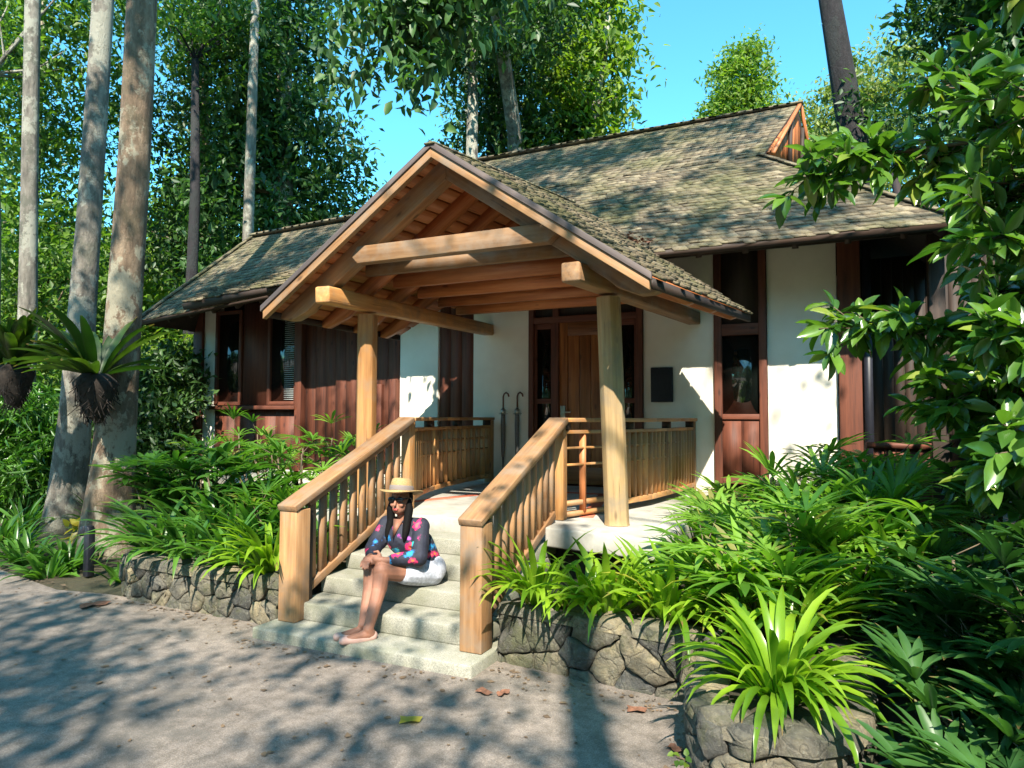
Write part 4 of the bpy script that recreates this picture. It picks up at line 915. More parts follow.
tree('slim_tree', 'slim pale trunk rising straight behind the left roof', 'tree', [(-11.18, 10.6, 0), (-11.14, 10.6, 5.3), (-11.0, 10.5, 8.2), (-10.95, 10.5, 12)], [.12, .11, .10, .07], [(-11.2, 10.8, 12.6, 1.6, 1.6, 1.2, 30)], 'leaf_dark', 'bark_grey', per=50, group=BT)
tree('slim_tree', 'brown trunk behind the left roof beside the thickest trunk', 'tree', [(-11.9, 9.7, 0), (-11.85, 9.8, 3), (-11.9, 9.9, 6), (-12.0, 9.9, 9)], [.15, .12, .10, .07], [(-12.1, 10.2, 9.6, 1.3, 1.2, 1.2, 36)], 'leaf_mid', 'bark_dark', per=50, cr=.4, L=.13, group=BT)
tree('light_tree', 'sunny light green tree at the top left behind the slim pale trunk', 'tree', [(-17, 9.5, 0), (-16.8, 9.5, 6), (-16.5, 9.4, 12)], [.25, .18, .1],
     [(-16.5, 9.2, 8.5, 2.4, 2.2, 3.0, 130), (-15.2, 9.0, 10.6, 2.0, 1.6, 1.6, 60), (-15.8, 9.0, 5.2, 2.0, 2, 1.6, 70)], 'leaf_mid', 'bark', per=55, cr=.5, L=.17, group=BT)
tree('light_tree', 'mid green tree low between the left trunks', 'tree', [(-15.5, 8.6, 0), (-15.4, 8.6, 3), (-15.2, 8.6, 5.0)], [.16, .12, .06],
     [(-14.6, 8.6, 3.6, 2.2, 1.4, 2.0, 120)], 'leaf_mid', 'bark', per=55, cr=.45, L=.14, group=BT)
tree('dense_tree', 'big dark tree right behind the porch gable', 'tree', [(-9.3, 18.2, 0), (-9.2, 18.2, 8), (-9.0, 18.0, 12), (-8.8, 18, 15)], [.4, .32, .25, .12],
     [(-8.2, 17.8, 12.6, 2.4, 2.2, 3.6, 170), (-7.8, 17.8, 9.0, 2.4, 1.8, 2.2, 110)], 'leaf_dark', 'bark_dark', per=70, cr=.55, L=.2, group=BT)
tree('broadleaf_tree', 'sunlit large-leaved tree above the middle of the main roof', 'tree', [(-6.4, 17.6, 0), (-6.3, 17.5, 7), (-5.8, 17.5, 10), (-5.4, 17.6, 13)], [.22, .16, .12, .07],
     [(-5.9, 17.5, 10.8, 1.3, 1.2, 1.5, 70), (-6.6, 17.7, 9.2, 1.7, 1.2, 1.2, 70), (-6.4, 17.9, 13.0, 1.7, 1.3, 1.4, 60)], 'leaf_bright', 'bark_grey', per=44, cr=.5, L=.22, W=.4, group=BT, tmpl=LEAF6, limbs=16)
tree('slim_tree', 'pale sunlit trunk directly behind the porch apex', 'tree', [(-11.4, 20.7, 0), (-11.43, 20.7, 10.4), (-11.44, 20.5, 14), (-11.4, 20.5, 17)], [.17, .15, .13, .08], [(-11.4, 20.6, 11.5, .9, .9, 1.6, 14), (-11.4, 20.6, 17, 2, 2, 1.5, 40)], 'leaf_bright', 'bark_grey', per=40, group=BT)
tree('round_tree', 'small round yellow-green treetop against the sky above the ridge', 'tree', [(-3.6, 30.8, 0), (-3.6, 30.8, 12), (-3.6, 30.8, 15)], [.3, .22, .1],
     [(-3.6, 30.8, 15.9, 1.5, 1.5, 1.5, 90), (-3.7, 30.8, 14.2, 2.1, 1.6, 1.6, 110), (-3.5, 30.8, 17.2, .9, .8, .6, 22)], 'leaf_bright', 'bark', per=60, cr=.42, L=.20, group=BT)
tree('pale_tree', 'pale hazy-green tree behind the dark leaning trunk', 'tree', [(1.2, 28.6, 0), (1.1, 28.6, 10), (1.0, 28.6, 13)], [.3, .2, .1],
     [(1.6, 28.6, 13.6, 1.9, 1.6, 2.0, 100), (-.1, 28.8, 12.0, 1.9, 1.6, 2.2, 100), (.9, 28.6, 10.0, 2.8, 1.8, 2.2, 110)], 'leaf_pale', 'bark', per=60, cr=.5, L=.2, group=BT)
tree('leaning_tree', 'dark bare trunk leaning against the sky right of the gablet', 'tree', [(1.0, 17.0, 0), (.7, 16.7, 4), (.4, 16.5, 7.4), (.15, 16.25, 9.2), (-.06, 16.1, 10.8), (-.2, 16, 14)], [.36, .32, .29, .25, .22, .16],
     [(.3, 16.0, 15, 2.2, 2, 1.3, 40), (.85, 16.2, 7.7, .7, .5, 1.0, 22)], 'leaf_dark', 'bark_dark', per=40, group=BT)
tree('dense_tree', 'dark hanging tree in the upper right corner', 'tree', [(3.8, 16.0, 0), (3.7, 15.9, 7), (3.6, 15.8, 12)], [.3, .24, .14],
     [(2.75, 15.6, 10.2, 1.4, 1.3, 2.4, 110), (3.9, 15.0, 8.8, 1.9, 1.6, 2.6, 110), (2.6, 15.6, 7.8, 1.0, 1.0, 1.2, 40)], 'leaf_dark', 'bark_dark', per=65, cr=.45, L=.2, group=BT)
tree('dense_tree', 'dark green tree behind the right end of the roof', 'tree', [(3.6, 12.6, 0), (3.5, 12.5, 4), (3.4, 12.4, 6)], [.25, .18, .1],
     [(2.9, 12.4, 5.6, 1.6, 1.4, 1.7, 110), (4.4, 12, 5.8, 1.8, 1.6, 2.4, 100), (2.0, 12.6, 4.8, 1.0, 1, 1.0, 40), (3.2, 11, 3, 2, 1, 2.4, 90)], 'leaf_dark', 'bark_dark', per=60, cr=.4, L=.15, group=BT)
# sparse overhanging branch of dark leaves at the top
tree('overhanging_tree', 'dark hanging branches silhouetted against the sky above the gable', 'tree', [(-6.6, 9.6, 0), (-6.5, 9.4, 4), (-6.4, 9.2, 9), (-6.2, 9, 12)][2:] if False else [(-7.6, 16.5, 0), (-7.6, 16.2, 9), (-6.6, 12.5, 12), (-5.0, 8.5, 9.5), (-4.0, 6.2, 6.7)], [.28, .2, .12, .06, .02],
     [(-4.0, 5.8, 5.78, .95, .4, .30, 84), (-3.85, 5.8, 5.15, .32, .3, .38, 12), (-4.7, 5.9, 5.45, .35, .3, .25, 10), (-3.2, 5.9, 5.8, .6, .4, .3, 34)], 'leaf_blue', 'bark_grey', per=16, cr=.26, L=.13, W=.5, limbs=12, droop=1.1, tmpl=LEAF6, flat=1.2)
tree('overhanging_tree', 'leafy overhanging tree at the top centre behind the ridge', 'tree', [(-8.5, 15.5, 0), (-8.45, 15.4, 8), (-8.2, 15, 12)], [.2, .16, .1],
     [(-7.6, 14.5, 11.3, 2.8, 1.4, 1.5, 90)], 'leaf_dark', 'bark_grey', per=60, cr=.42, L=.19, limbs=1)
# understorey
def bush(name, lab, loc, ells, mat, per=60, cr=.22, L=.11, W=.4, tm=LEAF4, group='bushes around the cottage'):
    return tree(name, lab, 'bush', [tuple(loc), (loc[0], loc[1], loc[2]+.5*ells[0][2])], [.03, .015], ells, mat, 'twig', per=per, cr=cr, L=L, W=W, limbs=8, group=group, tmpl=tm)
bush('bush', 'glossy dark bush between the thickest trunk and the cottage corner', (-9.6, 7.4, 0), [(-9.8, 7.3, 1.0, .9, .6, .9, 80), (-9.9, 7.6, 2.1, .9, .6, .6, 50)], 'leaf_dark', L=.13)
bush('bush', 'sunny pale green bush behind the thickest trunk', (-11.6, 9.0, 0), [(-11.4, 9.0, 2.6, 1.1, .7, .55, 60), (-11.6, 9.0, 1.4, 1.3, .8, 1.0, 80)], 'leaf_bright', L=.13)
bush('bush', 'tall undergrowth behind the leaning grey trunk', (-12.2, 7.8, 0), [(-12.0, 7.9, 1.3, 1.3, .8, 1.3, 110)], 'leaf_mid', L=.16)
bush('bush', 'feathery bamboo-like undergrowth at the left picture edge', (-11.0, 6.5, 0), [(-11.4, 6.4, 1.0, 1.2, .6, 1.0, 120)], 'strap_dark', L=.24, W=.14)
bush('bush', 'small fine-leaved bush by the dark veranda', (.95, 6.8, 0), [(.85, 6.7, .55, .35, .35, .35, 40)], 'leaf_mid', per=50, cr=.1, L=.05)
bush('bush', 'dark bush deep in the shade right of the veranda', (1.9, 7.3, 0), [(2.0, 7.2, 1.6, .8, .8, 1.8, 120)], 'leaf_dark', L=.14)
bush('bush', 'added dark bush closing the gap behind the right-hand shrub', (2.6, 9.0, 0), [(2.5, 9.2, 2.0, 1.0, .8, 2.2, 150), (4.2, 8.6, 2.2, 1.6, .8, 2.4, 170)], 'leaf_dark', L=.17, cr=.3)  # bush added to block bright background beside the dark veranda
# distant wood
def wood_ring(name, r0, r1, a0, a1, zlo, zhi, nclump, mat, L=.45, per=45, cr=1.3):
    a = rng.uniform(a0, a1, nclump); r_ = rng.uniform(r0, r1, nclump); z = rng.random(nclump)**.8
    hh = zlo+(zhi-zlo)*(.75+.25*np.sin(a*23)+.2*np.sin(a*51+1)); c = np.stack([-np.sin(a)*r_, np.cos(a)*r_, z*hh], 1)
    P = (c[:, None, :]+rng.normal(size=(nclump, per, 3))*cr*.6).reshape(-1, 3); P[:, 2] = np.abs(P[:, 2])
    D, Nn, LL, WW = foliage(P, L, .5, .4); me = leafmesh(name, P, D, Nn, LL, WW); me.materials.append(M[mat]); o = link(name, me); o['kind'] = 'stuff'; o['label'] = 'distant rainforest around the cottage'; o['category'] = 'forest'; return o
wood_ring('distant_wood', 34, 44, math.radians(30), math.radians(75), 2, 11, 1500, 'leaf_mid')
wood_ring('distant_wood', 36, 46, math.radians(-25), math.radians(32), 2, 11.5, 1100, 'leaf_mid')
wood_ring('distant_wood', 21, 30, math.radians(115), math.radians(275), 2, 14, 2200, 'leaf_mid', L=.5, per=40)  # unseen wood behind the viewer, put in to hold back low sky light
wood_ring('distant_wood', 24, 30, math.radians(48), math.radians(75), 2, 9.5, 900, 'leaf_bright', L=.32, cr=1.0)
# ------------------------------------------------------------------ big-leaved shrub at right
def shrub(lab, root, branches, mat='shrub', L=.15, seed=1, whorl=9, name='glossy_shrub'):
    r_ = np.random.default_rng(seed); t = thing(name, lab, 'shrub', root); st = MB(); P, D, Nn, LL = [], [], [], []
    for br_ in branches:
        pts = [np.array(p, float) for p in br_]
        fine = []
        for i in range(len(pts)-1):
            for k in range(6): fine.append(pts[i]*(1-k/6)+pts[i+1]*k/6)
        fine.append(pts[-1]); n_ = len(fine)
        st.tube([tuple(p) for p in fine], [.022*(1-i/n_)+.004 for i in range(n_)], 6)
        for i in range(int(n_*.3), n_):
            d = fine[i]-fine[i-1]; d /= np.linalg.norm(d)+1e-9
            for s_ in range(3):
                sd_ = r_.normal(size=3)*.6; sd_[2] -= .1; q = d*.55+sd_; q /= np.linalg.norm(q); ln = r_.uniform(.10, .34); tip = fine[i]+q*ln
                st.tube([tuple(fine[i]), tuple(tip)], [.005, .003], 4)
                for w_ in range(whorl):
                    v = q*.6+r_.normal(size=3)*.75; v[2] -= .25; P.append(tip-q*r_.uniform(0, .12)); D.append(v); Nn.append(r_.normal(size=3)*.35+np.array([.1, -.35, 1])); LL.append(L*r_.uniform(.65, 1.25))
    st.build('stems', 'twig', t); P = np.array(P); LL = np.array(LL)
    me = leafmesh('leaves', P-np.array(root), np.array(D), np.array(Nn), LL, LL*.40, LEAF10); me.materials.append(M[mat]); link('leaves', me, t); return t
shrub('large glossy-leaved shrub reaching over the right end of the roof', (2.0, 5.2, 0), [
    [(2.0, 5.2, 0), (1.9, 5.2, 1.6), (1.5, 5.1, 2.9), (.9, 5.0, 3.3), (.25, 4.95, 3.29), (-.12, 4.92, 3.22)],
    [(1.9, 5.2, 1.6), (1.6, 5.1, 2.6), (1.0, 4.9, 3.4), (.65, 4.8, 3.6)],
    [(1.9, 5.2, 1.6), (1.9, 5.0, 2.8), (1.5, 4.7, 3.7), (1.1, 4.6, 4.0)],
    [(1.9, 5.2, 1.6), (1.9, 4.8, 2.6), (1.4, 4.5, 3.2), (.95, 4.4, 3.3)],
    [(1.9, 5.2, 1.2), (1.7, 5.1, 2.0), (1.3, 5.0, 2.3), (.9, 4.95, 2.35)],
    [(1.9, 5.2, 1.2), (1.7, 5.0, 2.4), (1.2, 4.8, 2.9), (.8, 4.7, 2.95)], [(1.9, 5.2, 1.2), (1.9, 5.3, 2.4), (1.5, 5.4, 3.3), (1.1, 5.4, 3.7)], [(1.9, 5.2, 1.2), (2.0, 5.6, 2.4), (1.6, 6, 2.9), (1.0, 6.1, 2.9)], [(1.9, 5.0, 1.2), (1.8, 4.6, 2.4), (1.5, 4.2, 3.0), (1.1, 4.1, 3.2)]], seed=2, L=.165)
shrub('glossy-leaved shrub with drooping sunlit leaves in front of the dark veranda', (1.9, 4.9, 0), [
    [(1.9, 4.9, 0), (1.7, 4.9, 1.2), (1.2, 4.95, 1.9), (.6, 5.0, 2.15), (.12, 5.05, 2.2)],
    [(1.7, 4.9, 1.0), (1.3, 4.9, 1.6), (.95, 4.85, 1.8), (.6, 4.85, 1.75)],
    [(1.8, 4.9, .6), (1.4, 4.8, 1.3), (1.1, 4.7, 1.5), (.85, 4.7, 1.35)],
    [(1.8, 4.9, .8), (1.5, 4.5, 1.7), (1.1, 4.3, 2.0), (.8, 4.3, 2.0)],
    [(1.8, 4.9, .8), (1.5, 4.4, 1.3), (1.1, 4.2, 1.5), (.85, 4.2, 1.45)],
    [(1.7, 4.9, 1.2), (1.5, 4.6, 2.0), (1.15, 4.5, 2.5), (.8, 4.5, 2.6)], [(1.8, 4.9, .8), (1.7, 5.2, 1.6), (1.3, 5.5, 2.0), (.8, 5.6, 2.0)], [(1.8, 4.9, .5), (1.6, 5.2, 1.1), (1.2, 5.4, 1.3), (.85, 5.5, 1.2)]], seed=3, L=.175)
# ------------------------------------------------------------------ fallen leaves
for i, (x, y, s, c_, lab) in enumerate(((-1.99, 3.02, .065, 'yellow', 'large yellow-green fallen leaf in the middle of the road'), (-1.72, 3.53, .05, 'debris', 'curled brown fallen leaf in front of the right newel post, nearer the wall'),
    (-1.82, 3.50, .055, 'debris', 'tan fallen leaf in front of the right newel post, nearer the road centre'), (-.99, 3.64, .06, 'debris', 'orange-brown fallen leaf at the foot of the right stone wall'),
    (-5.5, 3.7, .13, 'debris', 'long tan fallen leaf on the road near the left stone wall corner'), (-.72, 3.3, .05, 'debris', 'small brown fallen leaf beside the round planter'))):
    a = rnd.uniform(0, 6); t_ = MB(); vs = []
    for k in range(11):
        th_ = 2*math.pi*k/11; rr = s*(1 if k % 2 else .75)*(1 if abs(math.cos(th_)) > .6 else .55); vs.append((x+rr*math.cos(th_+a), y+rr*math.sin(th_+a), .061+.016*abs(math.sin(th_*1.5))))
    vs.append((x, y, .063)); t_.add(vs, [(k, (k+1) % 11, 11) for k in range(11)]); o = t_.build('fallen_leaf', c_, loc=(x, y, 0)); setp(o, lab, 'leaf')

# small litter, grit and bits of leaf on the road and along the wall feet
V_, I_, C_, R_ = [], [], [], []
for i in range(900):
    if i < 420:
        t_ = rnd.random(); seg = rnd.choice([((-5.6, 3.93), (-3.8, 3.9)), ((-1.95, 3.9), (-.75, 3.82)), ((-.72, 3.8), (-.6, 2.9)), ((-9.5, 4.7), (-5.9, 3.95)), ((-3.7, 3.62), (-2.0, 3.62))]); a_ = Vector(seg[0]).lerp(Vector(seg[1]), t_); x, y = a_.x+rnd.gauss(0, .04), a_.y-abs(rnd.gauss(0, .10))
    else: x, y = rnd.uniform(-9, 0), rnd.uniform(1.2, 3.8)
    s_ = rnd.uniform(.004, .013) if rnd.random() < .85 else rnd.uniform(.012, .024); a = rnd.uniform(0, 6.28); b_ = len(V_)
    for k in range(5):
        th_ = a+k*1.2566; rr = s_*(1.6 if k == 0 else .8); V_.append((x+rr*math.cos(th_), y+rr*math.sin(th_), .0585+rnd.uniform(0, .006)))
    C_.append(5); I_ += [b_, b_+1, b_+2, b_+3, b_+4]; R_.append(rnd.random())
me = meshnp('leaf_litter', V_, C_, I_, frnd=R_); M['litter'] = simple('dry_litter', (.13, .085, .05), .9, 0, 6, .6); me.materials.append(M['litter'])
o = link('leaf_litter', me); setp(o, 'scattered bits of dry leaf and grit on the road', 'litter', None, 'stuff')
# ------------------------------------------------------------------ the woman on the steps
def capsule(mb, p0, p1, r0, r1, n_=12, m_=5, sx=1.0):
    """rounded cone between two joints"""
    p0, p1 = Vector(p0), Vector(p1); d = (p1-p0); L = d.length; d = d.normalized() if L > 1e-6 else Vector((0, 0, 1)); a = d.orthogonal().normalized(); b = d.cross(a)
    prof = []
    for i in range(m_+1): t = math.pi/2*(1-i/m_); prof.append((-r0*math.sin(t), r0*math.cos(t)))
    for i in range(m_+1): t = math.pi/2*(i/m_); prof.append((L+r1*math.sin(t), r1*math.cos(t)))
    vs = []; fs = []
    for s, r in prof:
        for k in range(n_): th = 2*math.pi*k/n_; vs.append(p0+d*s+a*(max(r, .0004)*math.cos(th))+b*(max(r, .0004)*math.sin(th)))
    for i in range(len(prof)-1):
        for k in range(n_): fs.append((i*n_+k, i*n_+(k+1) % n_, (i+1)*n_+(k+1) % n_, (i+1)*n_+k))
    fs += [tuple(reversed(range(n_))), tuple(range((len(prof)-1)*n_, len(prof)*n_))]
    mb.add(vs, fs)
def ell(mb, c, rx, ry, rz, rot=0, n_=16, m_=10):
    vs = []; fs = []; c = Vector(c); cr_, sr_ = math.cos(rot), math.sin(rot)
    for i in range(m_+1):
        t = math.pi*i/m_
        for k in range(n_):
            th = 2*math.pi*k/n_; x, y, z = rx*math.sin(t+1e-3)*math.cos(th), ry*math.sin(t+1e-3)*math.sin(th), rz*math.cos(t); vs.append(c+Vector((x*cr_-y*sr_, x*sr_+y*cr_, z)))
    for i in range(m_):
        for k in range(n_): fs.append((i*n_+k, (i+1)*n_+k, (i+1)*n_+(k+1) % n_, i*n_+(k+1) % n_))
    fs += [tuple(range(n_)), tuple(reversed(range(m_*n_, m_*n_+n_)))]
    mb.add(vs, fs)
def fuse(o, vox, sm=6, fac=.5):
    r = o.modifiers.new('fuse', 'REMESH'); r.mode = 'VOXEL'; r.voxel_size = vox; r.use_smooth_shade = True
    s = o.modifiers.new('smooth', 'SMOOTH'); s.iterations = sm; s.factor = fac
def fabric(name, base, spots=None, rough=.8):
    m, n, l, b = newmat(name); tc = N(n, 'ShaderNodeTexCoord'); p = tc.outputs['Object']; c = None
    c = ramp(n, l, noise(n, l, p, 45, 4), ((.3, tuple(x*.7 for x in base)), (.7, tuple(min(1, x*1.25) for x in base))))
    if spots:
        for i, (pos, rad_, colr, colr2) in enumerate(spots):
            dst = N(n, 'ShaderNodeVectorMath', operation='DISTANCE'); fl_ = N(n, 'ShaderNodeMapping'); fl_.inputs['Scale'].default_value = (1, .0, 1); l.new(p, fl_.inputs[0]); l.new(fl_.outputs[0], dst.inputs[0]); dst.inputs[1].default_value = (pos[0], 0, pos[2])
            ad = N(n, 'ShaderNodeMath', operation='MULTIPLY_ADD'); l.new(noise(n, l, p, 38, 4), ad.inputs[0]); ad.inputs[1].default_value = .07; l.new(dst.outputs['Value'], ad.inputs[2])
            f = ramp(n, l, ad.outputs[0], ((rad_+.022, (1, 1, 1)), (rad_+.034, (0, 0, 0)))); f2 = ramp(n, l, ad.outputs[0], ((rad_*.6+.02, (1, 1, 1)), (rad_*.6+.034, (0, 0, 0))))
            c = mix(n, l, f, c, mix(n, l, f2, colr, colr2))
    l.new(c, b.inputs['Base Color']); b.inputs['Roughness'].default_value = rough; return m
m, n, l, b = newmat('skin'); M['skin'] = m
tc = N(n, 'ShaderNodeTexCoord'); l.new(ramp(n, l, noise(n, l, tc.outputs['Object'], 14, 4), ((.3, (.23, .098, .06)), (.7, (.30, .135, .085)))), b.inputs['Base Color'])
b.inputs['Roughness'].default_value = .68; b.inputs['Subsurface Weight'].default_value = .12; b.inputs['Subsurface Radius'].default_value = (.02, .008, .004)
PB = Vector((-2.76, 4.40, .379))
W_ = thing('person', 'woman in a straw hat, sunglasses, floral blouse and white shorts sitting on the stone steps', 'person', PB)
hip = Vector((-2.80, 4.39, .465)); hL = hip+Vector((.075, -.02, 0)); hR = hip+Vector((-.075, .0, 0))      # her left is towards +x
neck = Vector((-2.895, 4.28, .865)); head = Vector((-2.900, 4.245, .985))
shL = neck+Vector((.143, .015, -.055)); shR = neck+Vector((-.143, -.01, -.055))
kneeL = Vector((-2.865, 3.975, .540)); kneeR = Vector((-2.985, 4.02, .540))
ankL = Vector((-2.835, 3.79, .195)); ankR = Vector((-2.905, 3.83, .20))
elL = Vector((-2.69, 4.17, .61)); elR = Vector((-3.07, 4.15, .64)); wrL = Vector((-2.84, 4.0, .607)); wrR = Vector((-2.995, 4.02, .617))
bd = MB()
capsule(bd, hip+Vector((0, 0, .02)), hip+Vector((-.03, -.02, .16)), .125, .105); capsule(bd, hip+Vector((-.03, -.02, .16)), neck+Vector((0, .01, -.13)), .105, .12)
capsule(bd, shL, shR, .052, .052); capsule(bd, neck+Vector((0, .01, -.08)), head+Vector((0, .015, -.03)), .048, .042)
for h_, k_, a_, th_ in ((hL, kneeL, ankL, .098), (hR, kneeR, ankR, .095)):
    capsule(bd, h_, k_, th_, .060); mid = k_.lerp(a_, .32)+Vector((0, .022, 0)); capsule(bd, k_, mid, .056, .054); capsule(bd, mid, a_, .052, .034)
for s_, e_, w_ in ((shL, elL, wrL), (shR, elR, wrR)): capsule(bd, s_, e_, .044, .036); capsule(bd, e_, w_, .036, .025)
# feet
for a_, toe in ((ankL, Vector((-2.925, 3.655, .150))), (ankR, Vector((-3.0, 3.69, .155)))):
    capsule(bd, a_, a_+Vector((.01, .02, -.035)), .036, .032); capsule(bd, a_+Vector((0, 0, -.03)), toe, .034, .022)
# hands folded over the knees, five fingers each
def hand(w, palm, fdir, side, curl):
    fdir = fdir.normalized(); side = side.normalized(); capsule(bd, w, palm, .023, .026)
    for k in range(2): capsule(bd, palm+side*.018*(k*2-1)-fdir*.02, palm+side*.018*(k*2-1)+fdir*.015, .016, .014)
    for i in range(4):
        o = palm+side*(.026-.0175*i)+fdir*.018; ln = (.062, .070, .066, .052)[i]; p1 = o+fdir*ln*.45; p2 = p1+(fdir+curl*.8).normalized()*ln*.32; p3 = p2+(fdir*.4+curl*1.3).normalized()*ln*.28
        capsule(bd, o, p1, .0092, .0085, 8, 3); capsule(bd, p1, p2, .0085, .0078, 8, 3); capsule(bd, p2, p3, .0078, .0068, 8, 3)
    o = palm+side*.028-fdir*.022; p1 = o+(side*.8+fdir*.7).normalized()*.032; p2 = p1+(side*.2+fdir+curl*.3).normalized()*.028
    capsule(bd, o, p1, .0115, .0095, 8, 3); capsule(bd, p1, p2, .0095, .0078, 8, 3)
hand(wrL, Vector((-2.905, 3.965, .614)), Vector((-1, -.25, -.12)), Vector((.1, .25, 1)), Vector((-.3, .1, -1)))
hand(wrR, Vector((-2.975, 3.955, .605)), Vector((.35, -.9, -.25)), Vector((.9, .3, 0)), Vector((0, -.2, -1)))
# head with nose, chin, ears, lips
HR = math.radians(8)
def hp(x, y, z): return head+Vector((x*math.cos(HR)-y*math.sin(HR), x*math.sin(HR)+y*math.cos(HR), z))
ell(bd, head+Vector((0, .01, .02)), .071, .088, .098, HR); ell(bd, hp(0, -.022, -.045), .050, .058, .052, HR)
capsule(bd, hp(0, -.083, .012), hp(0, -.098, -.018), .007, .012, 8, 3)
ell(bd, hp(.074, .01, -.002), .009, .018, .028, HR); ell(bd, hp(-.074, .01, -.002), .009, .018, .028, HR)
for sg in (1, -1): ell(bd, hp(sg*.032, -.062, -.02), .02, .016, .018, HR)
body = bd.build('body', 'skin', W_); fuse(body, .0048, 3, .4)
lp = MB(); ell(lp, hp(0, -.0795, -.046), .021, .007, .0055, HR); ell(lp, hp(0, -.079, -.054), .017, .007, .006, HR); M['lips'] = simple('lips', (.42, .07, .06), .4); lp.build('lips', 'lips', W_, smooth=True)
# blouse
sh = MB()
capsule(sh, hip+Vector((0, 0, .06)), hip+Vector((-.03, -.02, .18)), .138, .125); capsule(sh, hip+Vector((-.03, -.02, .18)), neck+Vector((0, .012, -.145)), .125, .135)
capsule(sh, shL+Vector((0, 0, -.005)), shR+Vector((0, 0, -.005)), .062, .062)
for s_, e_, w_ in ((shL, elL, wrL), (shR, elR, wrR)):
    capsule(sh, s_, e_, .060, .062); capsule(sh, e_, e_.lerp(w_, .80), .060, .042); mid = s_.lerp(e_, .6)+Vector((0, .005, -.02)); capsule(sh, s_, mid, .058, .064)
rr_ = random.Random(5)
for i in range(26):      # folds
    a = rr_.uniform(0, 6.28); z = rr_.uniform(.06, .36); c_ = hip.lerp(neck, z/.43); p_ = c_+Vector((.115*math.cos(a), .11*math.sin(a), 0)); capsule(sh, p_, p_+Vector((rr_.gauss(0, .02), rr_.gauss(0, .02), -.08)), .016, .012, 8, 3)
def L3(x, y, z): return (x-PB.x, y-PB.y, z-PB.z)
pink, pink2, blue, teal, org_ = (.62, .01, .12), (.75, .10, .10), (.01, .18, .45), (.02, .30, .32), (.75, .16, .03)
M['blouse'] = fabric('floral_blouse', (.012, .014, .028), [(L3(-2.755, 4.22, .825), .036, pink, pink2), (L3(-2.79, 4.15, .665), .040, pink, org_), (L3(-2.965, 4.14, .725), .034, blue, (.02, .35, .55)),
    (L3(-3.05, 4.17, .79), .022, pink, pink2), (L3(-3.06, 4.08, .635), .034, pink, pink2), (L3(-2.90, 4.1, .635), .032, teal, blue), (L3(-2.83, 4.1, .605), .032, blue, teal), (L3(-2.72, 4.15, .65), .026, blue, teal), (L3(-2.86, 4.15, .75), .018, (.18, .05, .25), pink), (L3(-2.66, 4.3, .54), .02, org_, org_), (L3(-2.98, 4.1, .6), .022, (.2, .05, .2), blue), (L3(-2.70, 4.2, .75), .016, (.2, .02, .1), pink), (L3(-2.745, 4.2, .70), .022, teal, (.05, .4, .35)), (L3(-2.80, 4.2, .73), .018, (.25, .06, .3), (.4, .1, .4)), (L3(-3.03, 4.2, .70), .02, (.03, .12, .4), teal), (L3(-2.69, 4.2, .60), .024, pink, org_), (L3(-2.92, 4.2, .80), .016, (.25, .03, .12), pink), (L3(-2.96, 4.2, .66), .02, pink, pink2)])
bl_ = sh.build('blouse', 'blouse', W_); fuse(bl_, .007, 3, .4)
# open neckline: a wedge of skin
vn = MB(); c0 = neck+Vector((.0, -.052, -.02)); vn.add([neck+Vector((-.038, -.075, -.005)), neck+Vector((.038, -.075, -.005)), neck+Vector((.006, -.150, -.135)), neck+Vector((0, -.02, -.05))], [(0, 2, 1), (0, 1, 3), (0, 3, 2), (1, 2, 3)]); vn.build('neckline', 'skin', W_)
# shorts
so = MB(); capsule(so, hL+Vector((.005, 0, 0)), hL.lerp(kneeL, .50), .103, .094); capsule(so, hR, hR.lerp(kneeR, .48), .10, .09); capsule(so, hL+Vector((0, .03, .02)), hR+Vector((0, .03, .02)), .108, .106)
M['shorts'] = fabric('white_shorts', (.44, .46, .53)); o_ = so.build('shorts', 'shorts', W_); fuse(o_, .007, 3, .4)
# shoes
shoe = MB()
for a_, toe in ((ankL, Vector((-2.93, 3.65, .150))), (ankR, Vector((-3.005, 3.685, .155)))):
    hl = a_+Vector((.012, .03, -.045)); capsule(shoe, hl, hl.lerp(toe, .5)+Vector((0, 0, -.008)), .036, .036); capsule(shoe, hl.lerp(toe, .5)+Vector((0, 0, -.008)), toe+Vector((0, 0, -.002)), .036, .027)
M['shoe'] = simple('blush_flat_shoe', (.52, .32, .27), .5); o_ = shoe.build('shoes', 'shoe', W_); fuse(o_, .006, 2, .4)
# hair: two long dark falls and the back
ha = MB(); ell(ha, hp(0, .03, .02), .078, .080, .095, HR)
for sg in (1, -1):
    q = [hp(sg*.062, .0, .0), hp(sg*.072, -.01, -.06), neck+Vector((sg*.07, -.06, -.02)), neck+Vector((sg*.074, -.085, -.09)), neck+Vector((sg*.074, -.095, -.125)), neck+Vector((sg*.072, -.10, -.15))]
    rs = [.024, .032, .030, .026, .020, .010]
    for i in range(len(q)-1): capsule(ha, q[i], q[i+1], rs[i], rs[i+1])
    for j in range(0):
        off = Vector((rr_.gauss(0, .012), rr_.gauss(-.004, .006), 0))
        for i in range(1, len(q)-1): capsule(ha, q[i]+off*1.6, q[i+1]+off*2.2, .012, .010, 6, 2)
M['hair'] = simple('dark_hair', (.003, .0025, .0025), .8, 0, 60); M['hair'].node_tree.nodes['Principled BSDF'].inputs['Specular IOR Level'].default_value = .15; o_ = ha.build('hair', 'hair', W_); fuse(o_, .0055, 1, .3)
